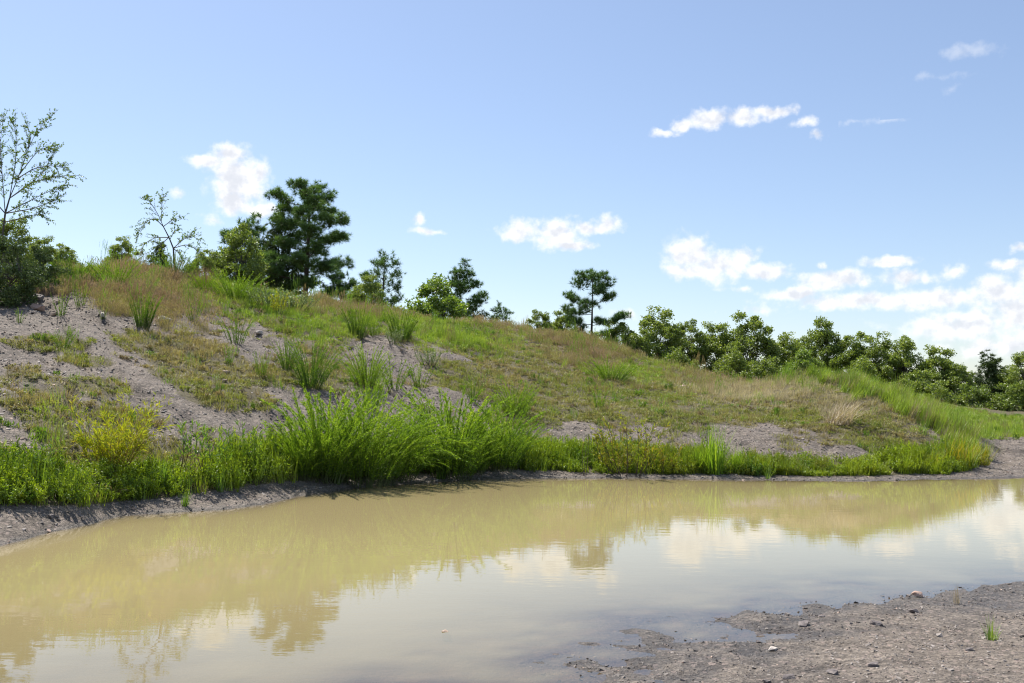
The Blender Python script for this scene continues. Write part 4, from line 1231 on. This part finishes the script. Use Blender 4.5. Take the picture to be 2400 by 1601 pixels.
# big pine: broad rounded crown
rng = np.random.default_rng(5)
lim = []
for i in range(30):
    t = .14 + .80 * (i / 29) ** .9
    wprof = np.interp(t, [.15, .3, .42, .55, .7, .82, .92, 1.0], [1.9, 2.15, 2.25, 2.1, 1.95, 1.75, 1.35, .6])
    lim.append((t, i * 2.4 + rng.normal() * .25, wprof * rng.uniform(.6, 1.12), rng.uniform(.15, .6)))
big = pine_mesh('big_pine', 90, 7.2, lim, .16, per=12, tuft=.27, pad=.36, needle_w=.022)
set_tree('pine_tree', 'largest dark pine with broad rounded crown on the ridge', 'tree', big, 10.55, 5.4, 706, 420, 54, 188, .4, 'pines on the skyline')
# lone pine: open tiers
lim = [(.93, .3, .75, .45), (.93, 3.3, .75, .45), (.95, 1.7, .6, .4), (.9, 4.6, .7, .4), (.84, .1, .95, .45), (.84, 2.9, .9, .5), (.80, 1.2, .8, .3), (.78, 5.0, .8, .3),
       (.70, .15, 1.05, .55), (.66, 3.1, 1.35, .75), (.62, 4.2, .9, .4), (.58, 3.0, 1.35, .25), (.60, 1.8, .8, .3), (.49, .02, 1.75, .45), (.47, 3.2, 1.15, .3), (.46, 5.2, .9, .25),
       (.40, 3.5, .8, .15), (.36, .1, 1.3, .15), (.33, 2.8, .95, .1), (.30, 1.3, .8, .1), (.24, .4, 1.0, 0), (.2, 3.4, .9, 0), (.16, 5.0, .8, 0)]
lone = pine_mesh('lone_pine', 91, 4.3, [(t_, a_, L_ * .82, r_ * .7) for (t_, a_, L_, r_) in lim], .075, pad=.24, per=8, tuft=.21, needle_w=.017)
set_tree('pine_tree', 'lone pine with open tiered branches standing right of centre', 'tree', lone, 6.4, 3.4, 1357, 618, 50, 132, 0.0, 'pines on the skyline')
def small_pine(seed, h, n=22, wmax=.95, per=11, low=.15):
    r_ = np.random.default_rng(seed); L = []
    for i in range(n):
        t = low + (.95 - low) * i / (n - 1)
        L.append((t, i * 2.4 + r_.normal() * .3, wmax * np.interp(t, [0, .3, .7, 1], [.9, 1, .75, .18]) * r_.uniform(.7, 1.1), r_.uniform(.15, .5) * wmax))
    return pine_mesh('small_pine', seed, h, L, .055, pad=.25, per=per, tuft=.18, needle_w=.018)
sp1 = small_pine(92, 3.0, 17, .85, 6); sp2 = small_pine(93, 4.0, 26, 1.25, 9); 
set_tree('pine_tree', 'slim open pine right of the big pine, clear of its crown', 'tree', sp1, 4.05, 2.0, 878, 573, 50, 80, 1.0, 'pines on the skyline')
set_tree('pine_tree', 'tapering pine partly hidden behind the bright green oak', 'tree', sp2, 5.25, 2.9, 1055, 600, 56, 125, 2.0, 'pines on the skyline')
set_tree('pine_tree', 'smallest pine, alone in the gap left of the lone tiered pine', 'tree', sp1, 4.05, 2.0, 1150, 693, 56, 52, 3.0, 'pines on the skyline')
set_tree('pine_tree', 'low pine under the right side of the big pine', 'tree', sp2, 5.25, 2.9, 780, 612, 50, 105, .3, 'pines on the skyline')
set_tree('pine_tree', 'pine behind the left oak, its top level with cloud base', 'tree', sp2, 5.25, 2.9, 572, 490, 57, 150, 4.0, 'pines on the skyline')
# cedars
def cedar_mesh(seed, h, w, n=60):
    r_ = np.random.default_rng(seed); L = []
    for i in range(n):
        t = .06 + .9 * i / (n - 1)
        L.append((t, i * 2.4 + r_.normal() * .3, w / 2 * np.interp(t, [0, .25, .6, 1], [.9, 1, .65, .08]) * r_.uniform(.75, 1.1), r_.uniform(.2, .5) * w / 2))
    return pine_mesh('cedar', seed, h, L, .07, pad=.26, per=10, tuft=.15, needle_w=.03, mat='cedar', nn=14)
ced = cedar_mesh(94, 4.5, 2.4)
set_tree('cedar_tree', 'dark cedar pressed against the left side of the big pine', 'tree', ced, 4.6, 2.5, 640, 482, 55, 92, 0, 'cedars')
set_tree('cedar_tree', 'dark pointed cedar in the woodland near the right edge', 'tree', ced, 4.6, 2.5, 2262, 812, 46, 120, 1, 'cedars')
set_tree('cedar_tree', 'dark bluish cedar bush under the bent sapling', 'tree', ced, 4.6, 2.5, 362, 556, 31, 70, 1, 'cedars')

oaks = [oak_mesh('oak', 100 + i, 4.4, 3.0, 'oak', 86, 42, leaf=.14, low=.0, clump_r=.31) for i in range(4)]
thk = oak_mesh('thicket', 115, 1.6, 2.0, 'cedar', 70, 40, leaf=.075, low=.0, trunk_r=.03, clump_r=.17)
for (bx_, by_, ty_, wd_, lb_) in [(12, 702, 548, 150, 'dark green thicket at the left edge below the tall sapling'), (88, 668, 570, 100, 'dark rounded bush next to the left edge thicket')]:
    p = hit(bx_, by_); sc_ = (by_ - ty_) / FPX * p[1] / mesh_top(thk[0]); sw_ = wd_ / FPX * p[1] / mesh_width(thk[0])
    thing('dark_shrub', lb_, 'shrub', p, bx_ * .1, (sw_, sw_, sc_), (('stem', thk[1]), ('foliage', thk[0])), 'dark shrubs at the left edge')
oakb = oak_mesh('bright_oak', 110, 3.8, 3.4, 'oak_bright', 60, 34, leaf=.15, low=.2)
GO = 'oaks behind the bank'
for i, (cx, ty, dp, wd, lb) in enumerate([
    (550, 520, 48, 130, 'glossy leaved oak in front of the pines, left of the big pine'),
    (848, 632, 47, 80, 'small oak at the foot of the slim open pine'),
    (470, 576, 44, 70, 'low oak foliage on the ridge left of the pines'),
    (283, 543, 40, 62, 'small dark oak peeking over the russet skyline near the left'),
    (1240, 713, 54, 70, 'pale low oak on the skyline between smallest pine and lone pine'),
    (1295, 710, 55, 70, 'second pale low oak on the skyline beside the lone pine'),
    (1420, 735, 50, 95, 'bushy oak directly right of the lone pine'),
    (1508, 706, 50, 125, 'tall topped oak, second oak right of the lone pine'),
    (1578, 736, 51, 85, 'narrow oak between the tall topped oak and broad oak'),
    (1648, 742, 51, 105, 'rounded oak on the left flank of the broad oak'),
    (1722, 719, 50, 120, 'broad tall oak in the middle of the right woodland'),
    (1800, 765, 52, 100, 'lower oak in the dip right of the broad tall oak'),
    (1838, 776, 53, 95, 'oak filling the gap left of the knobbly topped oak'),
    (1887, 733, 50, 90, 'oak with a raised knobbly top right of the dip'),
    (1955, 765, 49, 105, 'oak right of the knobbly topped oak'),
    (2018, 766, 48, 110, 'even topped oak above the tall green mound grass'),
    (2078, 773, 47, 100, 'oak at the right shoulder of the woodland'),
    (2155, 797, 46, 100, 'open crowned oak left of the pointed cedar'),
    (2205, 838, 45, 90, 'low oak tucked left of the pointed cedar'),
    (2310, 842, 46, 80, 'low oak tucked right of the pointed cedar'),
    (2352, 805, 45, 90, 'oak cut off by the right edge of the picture'),
    (1360, 762, 54, 70, 'dark oak at the foot of the lone pine'),
    (1465, 760, 48, 90, 'low front oak below the tall topped oak'),
    (1690, 800, 47, 110, 'low front oak below the broad tall oak'),
    (1980, 820, 45, 120, 'low front oak behind the green mound crest'),
    (2110, 850, 44, 110, 'low front oak where the mound slopes down'),
    (2060, 872, 40, 100, 'low leafy scrub just behind the right slope of the mound'),
    (2150, 876, 41, 110, 'low leafy scrub under the open crowned oak'),
    (2235, 884, 41, 110, 'low leafy scrub under the pointed cedar'),
    (2320, 880, 40, 110, 'low leafy scrub at right under the edge oak'),
    (1760, 822, 46, 100, 'low leafy scrub between broad oak and yellow green tree'),
    (1560, 800, 47, 100, 'low leafy scrub under the narrow oak'),
    (30, 500, 27, 110, 'dark oak scrub below the tall sapling at left edge'),
    (95, 545, 29, 80, 'low dark scrub on the ridge right of the left edge oak scrub'),
    (150, 562, 34, 66, 'small distant scrub just showing over the left ridge')]):
    set_tree('oak_tree', lb, 'tree', oaks[i % 4], 4.4, 3.1, cx, ty, dp, wd, group=GO)
set_tree('oak_tree', 'bright green oak with visible dark trunk on the ridge near centre', 'tree', oakb, 3.8, 3.5, 1005, 640, 46, 172, 1.2, GO)
set_tree('sumac_bush', 'yellow green small tree glowing in front of the right woodland', 'tree', oakb, 3.8, 3.5, 1848, 803, 43, 90, .5)

# thin leafy saplings on the left ridge, laid out branch by branch
def branch_tree(name, label, depth, base_px, trunk_px, branches, seed, leaf=.06, twigs=10, r0=.04):
    rng = np.random.default_rng(seed); A, S = Acc(), Acc()
    base = hit(*base_px) if False else None
    r = ray(*base_px); B = np.array([0, 0, CAM_H]) + r * (depth / r[1])
    B[2] = ground(B[0], B[1]) - .1
    def W_(p, dy=0.0):
        q = ray(*p); return np.array([0, 0, CAM_H]) + q * ((depth + dy) / q[1]) - B
    tp = [np.zeros(3)] + [W_(p) for p in trunk_px]
    V, F = tube(np.array(tp), np.linspace(r0, r0 * .5, len(tp)), 6); S.add(V, F, .5)
    for br in branches:
        dys = np.cumsum(rng.normal(0, .22, len(br)))
        dys -= dys[0]
        pts = np.array([W_(p, dy) for p, dy in zip(br, dys)])
        # smooth
        tt = np.linspace(0, len(pts) - 1, 12)
        Pc = np.stack([np.interp(tt, np.arange(len(pts)), pts[:, i]) for i in range(3)], -1)
        Pc[1:-1] = (Pc[:-2] + Pc[1:-1] * 2 + Pc[2:]) / 4
        V, F = tube(Pc, np.linspace(r0 * .45, .003, 12), 4); S.add(V, F, .5)
        ln = np.linalg.norm(np.diff(Pc, axis=0), axis=1).sum()
        for k in range(int(twigs * ln * 2.2)):
            f = rng.uniform(.12, 1); b = np.array([np.interp(f * 11, np.arange(12), Pc[:, i]) for i in range(3)])
            tan = Pc[min(11, int(f * 11) + 1)] - Pc[int(f * 11 * .999)]; tan = tan / (np.linalg.norm(tan) + 1e-6)
            d = tan * .75 + rand_dir(rng, 1, .1)[0] * .7
            leafy_stem(rng, A, S, b, b + d * rng.uniform(.15, .5) * (1.25 - .6 * f), .004, 15, leaf, leaf * .5, .1, .1, 1.0, .08)
    return thing(name, label, 'tree', B, 0, 1, (('trunk', S.mesh(name + '_trunk', M['bark'])), ('crown', A.mesh(name + '_crown', M['elm']))))
branch_tree('elm_sapling', 'tall thin leafy sapling reaching out of the left picture edge', 28, (8, 640), [(8, 600), (6, 540), (12, 490), (22, 455)], [
    [(22, 455), (45, 400), (65, 340), (85, 300), (120, 264)], [(22, 455), (35, 380), (38, 320), (30, 275)], [(12, 490), (5, 400), (0, 330), (8, 268)], [(22, 455), (70, 420), (120, 405), (190, 402)],
    [(40, 410), (80, 385), (120, 380), (150, 385)], [(12, 490), (60, 465), (110, 440), (155, 425)], [(12, 490), (70, 480), (115, 465), (140, 455)], [(10, 510), (55, 500), (90, 490), (105, 495)], [(45, 400), (75, 360), (95, 340), (120, 340)],
    [(12, 490), (-40, 430), (-80, 380), (-110, 330)], [(10, 510), (-50, 480), (-100, 460)], [(65, 340), (72, 310), (60, 285)], [(22, 455), (60, 430), (95, 400), (125, 350)], [(5, 400), (-20, 350), (-30, 300)]], 121)
branch_tree('elm_sapling', 'bent thin sapling with arching branches on the russet ridge', 32, (403, 625), [(400, 600), (398, 570), (388, 545), (375, 520)], [
    [(375, 520), (355, 500), (335, 508), (320, 530), (316, 545)], [(375, 520), (362, 490), (345, 465), (334, 450)], [(370, 510), (372, 480), (372, 455), (380, 448)], [(388, 545), (355, 545), (330, 560), (322, 578)],
    [(398, 570), (420, 550), (440, 540), (462, 556)], [(398, 570), (430, 560), (455, 575), (470, 595)], [(375, 520), (395, 505), (410, 495)], [(388, 545), (370, 560), (350, 580), (335, 600)], [(398, 570), (415, 585), (432, 600)], [(390, 550), (400, 530), (412, 520)]], 122, .06, 9, .035)

# ------------------------------------------------------------------ stones
def stone(bx, by, wpx, asp, mat, label, seed, group=None, flat=.55, sink=.12, rot=None):
    p = hit(bx, by); w = wpx / FPX * p[1]
    w *= 1.25
    me = hull_mesh('stone', seed, (w, w * asp, w * flat), M[mat], 18)
    o = obj('stone', me, loc=(p[0], p[1], p[2] + w * flat * (.5 - sink)), rot=(.12, .1, rot if rot is not None else seed * 1.3))
    return tag(o, label, 'stone', group)
GS = 'stones on the bare slope'
for i, a in enumerate([
    (57, 690, 20, .7, 'rock_tan', 'tan block at the foot of the left edge thicket, leftmost stone'),
    (83, 689, 24, .8, 'rock_dark', 'dark grey block just right of the leftmost tan block'),
    (90, 716, 26, .7, 'rock_pink', 'reddish slab on bare shale below the dark grey block'),
    (75, 721, 9, .9, 'rock_dark', 'small dark stone touching the left end of reddish slab'),
    (122, 727, 17, .8, 'rock_tan', 'reddish brown stone right of and below the reddish slab'),
    (133, 697, 14, .8, 'rock_tan', 'brown stone beside the thin sprig above the reddish slab'),
    (218, 668, 28, .3, 'rock_tan', 'long thin slab lying in russet grass high on the left'),
    (226, 680, 18, .6, 'rock_pink', 'pinkish slab under the long thin slab in russet grass'),
    (228, 694, 10, .8, 'rock_pink', 'small upright pink stone below the pinkish slab'),
    (378, 742, 30, .35, 'rock_pale', 'pale long slab beside the compact dark shrub'),
    (235, 730, 18, .4, 'rock_pale', 'thin pale slab in sparse grass left of the compact dark shrub'),
    (290, 738, 9, .9, 'rock_dark', 'small dark stone just left of the compact dark shrub'),
    (505, 744, 12, .7, 'rock_pale', 'small pale stone on the shale below the short sprig'),
    (594, 770, 14, .8, 'rock_pale', 'pale angular stone on the shale right of thin upright shrub'),
    (520, 858, 14, .7, 'rock_tan', 'pair topping tan stone on moss patch mid slope'),
    (516, 880, 12, .8, 'rock_tan', 'small tan stone just below the moss patch stone'),
    (1568, 890, 12, 1.0, 'rock_pink', 'round pink stone on the bare streak right of centre'),
    (1543, 873, 9, .8, 'rock_pink', 'tiny pink stone up left of the round pink stone'),
    (805, 803, 12, .5, 'rock_pale', 'pale flat stone under the three tufts on mid slope'),
    (922, 806, 14, .5, 'rock_tan', 'flat tan stone at a shale lip below the dense dark shrub'),
    (118, 1190, 14, .7, 'rock_dark', 'dark reddish stone on the mud strip at lower left')]):
    stone(*a, seed=400 + i, group=GS)
stone(2108, 1368, 22, .6, 'rock_pink', 'pink flat stone at the edge of the near bank water', 430, flat=.35, rot=.2)
stone(1775, 1494, 18, .8, 'rock_pale', 'white stone on the near gravel bank left of centre', 431, flat=.4)
p = np.array([0, 0, CAM_H]) + ray(1025, 1450) * (CAM_H / -ray(1025, 1450)[2])
w = 24 / FPX * p[1]
zb = ground(p[0], p[1])
me = hull_mesh('stone', 432, (w, w * .8, .012 - zb + .02), M['rock_tan'], 18)
tag(obj('stone', me, loc=(p[0], p[1], (zb - .008) / 2)), 'flat brown stone just breaking the surface of the pond', 'stone')
GN_ = 'mud clods on the near bank'
for i, (bx, by, wpx, lb) in enumerate([
    (1746, 1461, 16, 'upright dark mud clod nearest the water on the near bank'), (1742, 1476, 14, 'dark mud clod just below the upright clod on the near bank'),
    (1812, 1558, 26, 'broad dark clod near the bottom edge of picture'), (2004, 1531, 24, 'dark crumbly clod in the middle of the near gravel'),
    (1910, 1546, 22, 'dark clod at bottom between two broader clods'), (2015, 1434, 26, 'dark clod on the near bank between water and middle'),
    (2098, 1405, 20, 'dark clod near the pink flat stone'), (2225, 1495, 18, 'small dark clod left of the green tuft on near bank'),
    (1845, 1436, 26, 'wet clod standing in the shallows off the near bank'), (1885, 1418, 14, 'small wet clod farthest out in the shallows'),
    (1760, 1566, 16, 'dark clod at the very bottom edge of the picture')]):
    stone(bx, by, wpx, .8, 'rock_dark', lb, 440 + i, GN_, flat=.4, sink=.25)
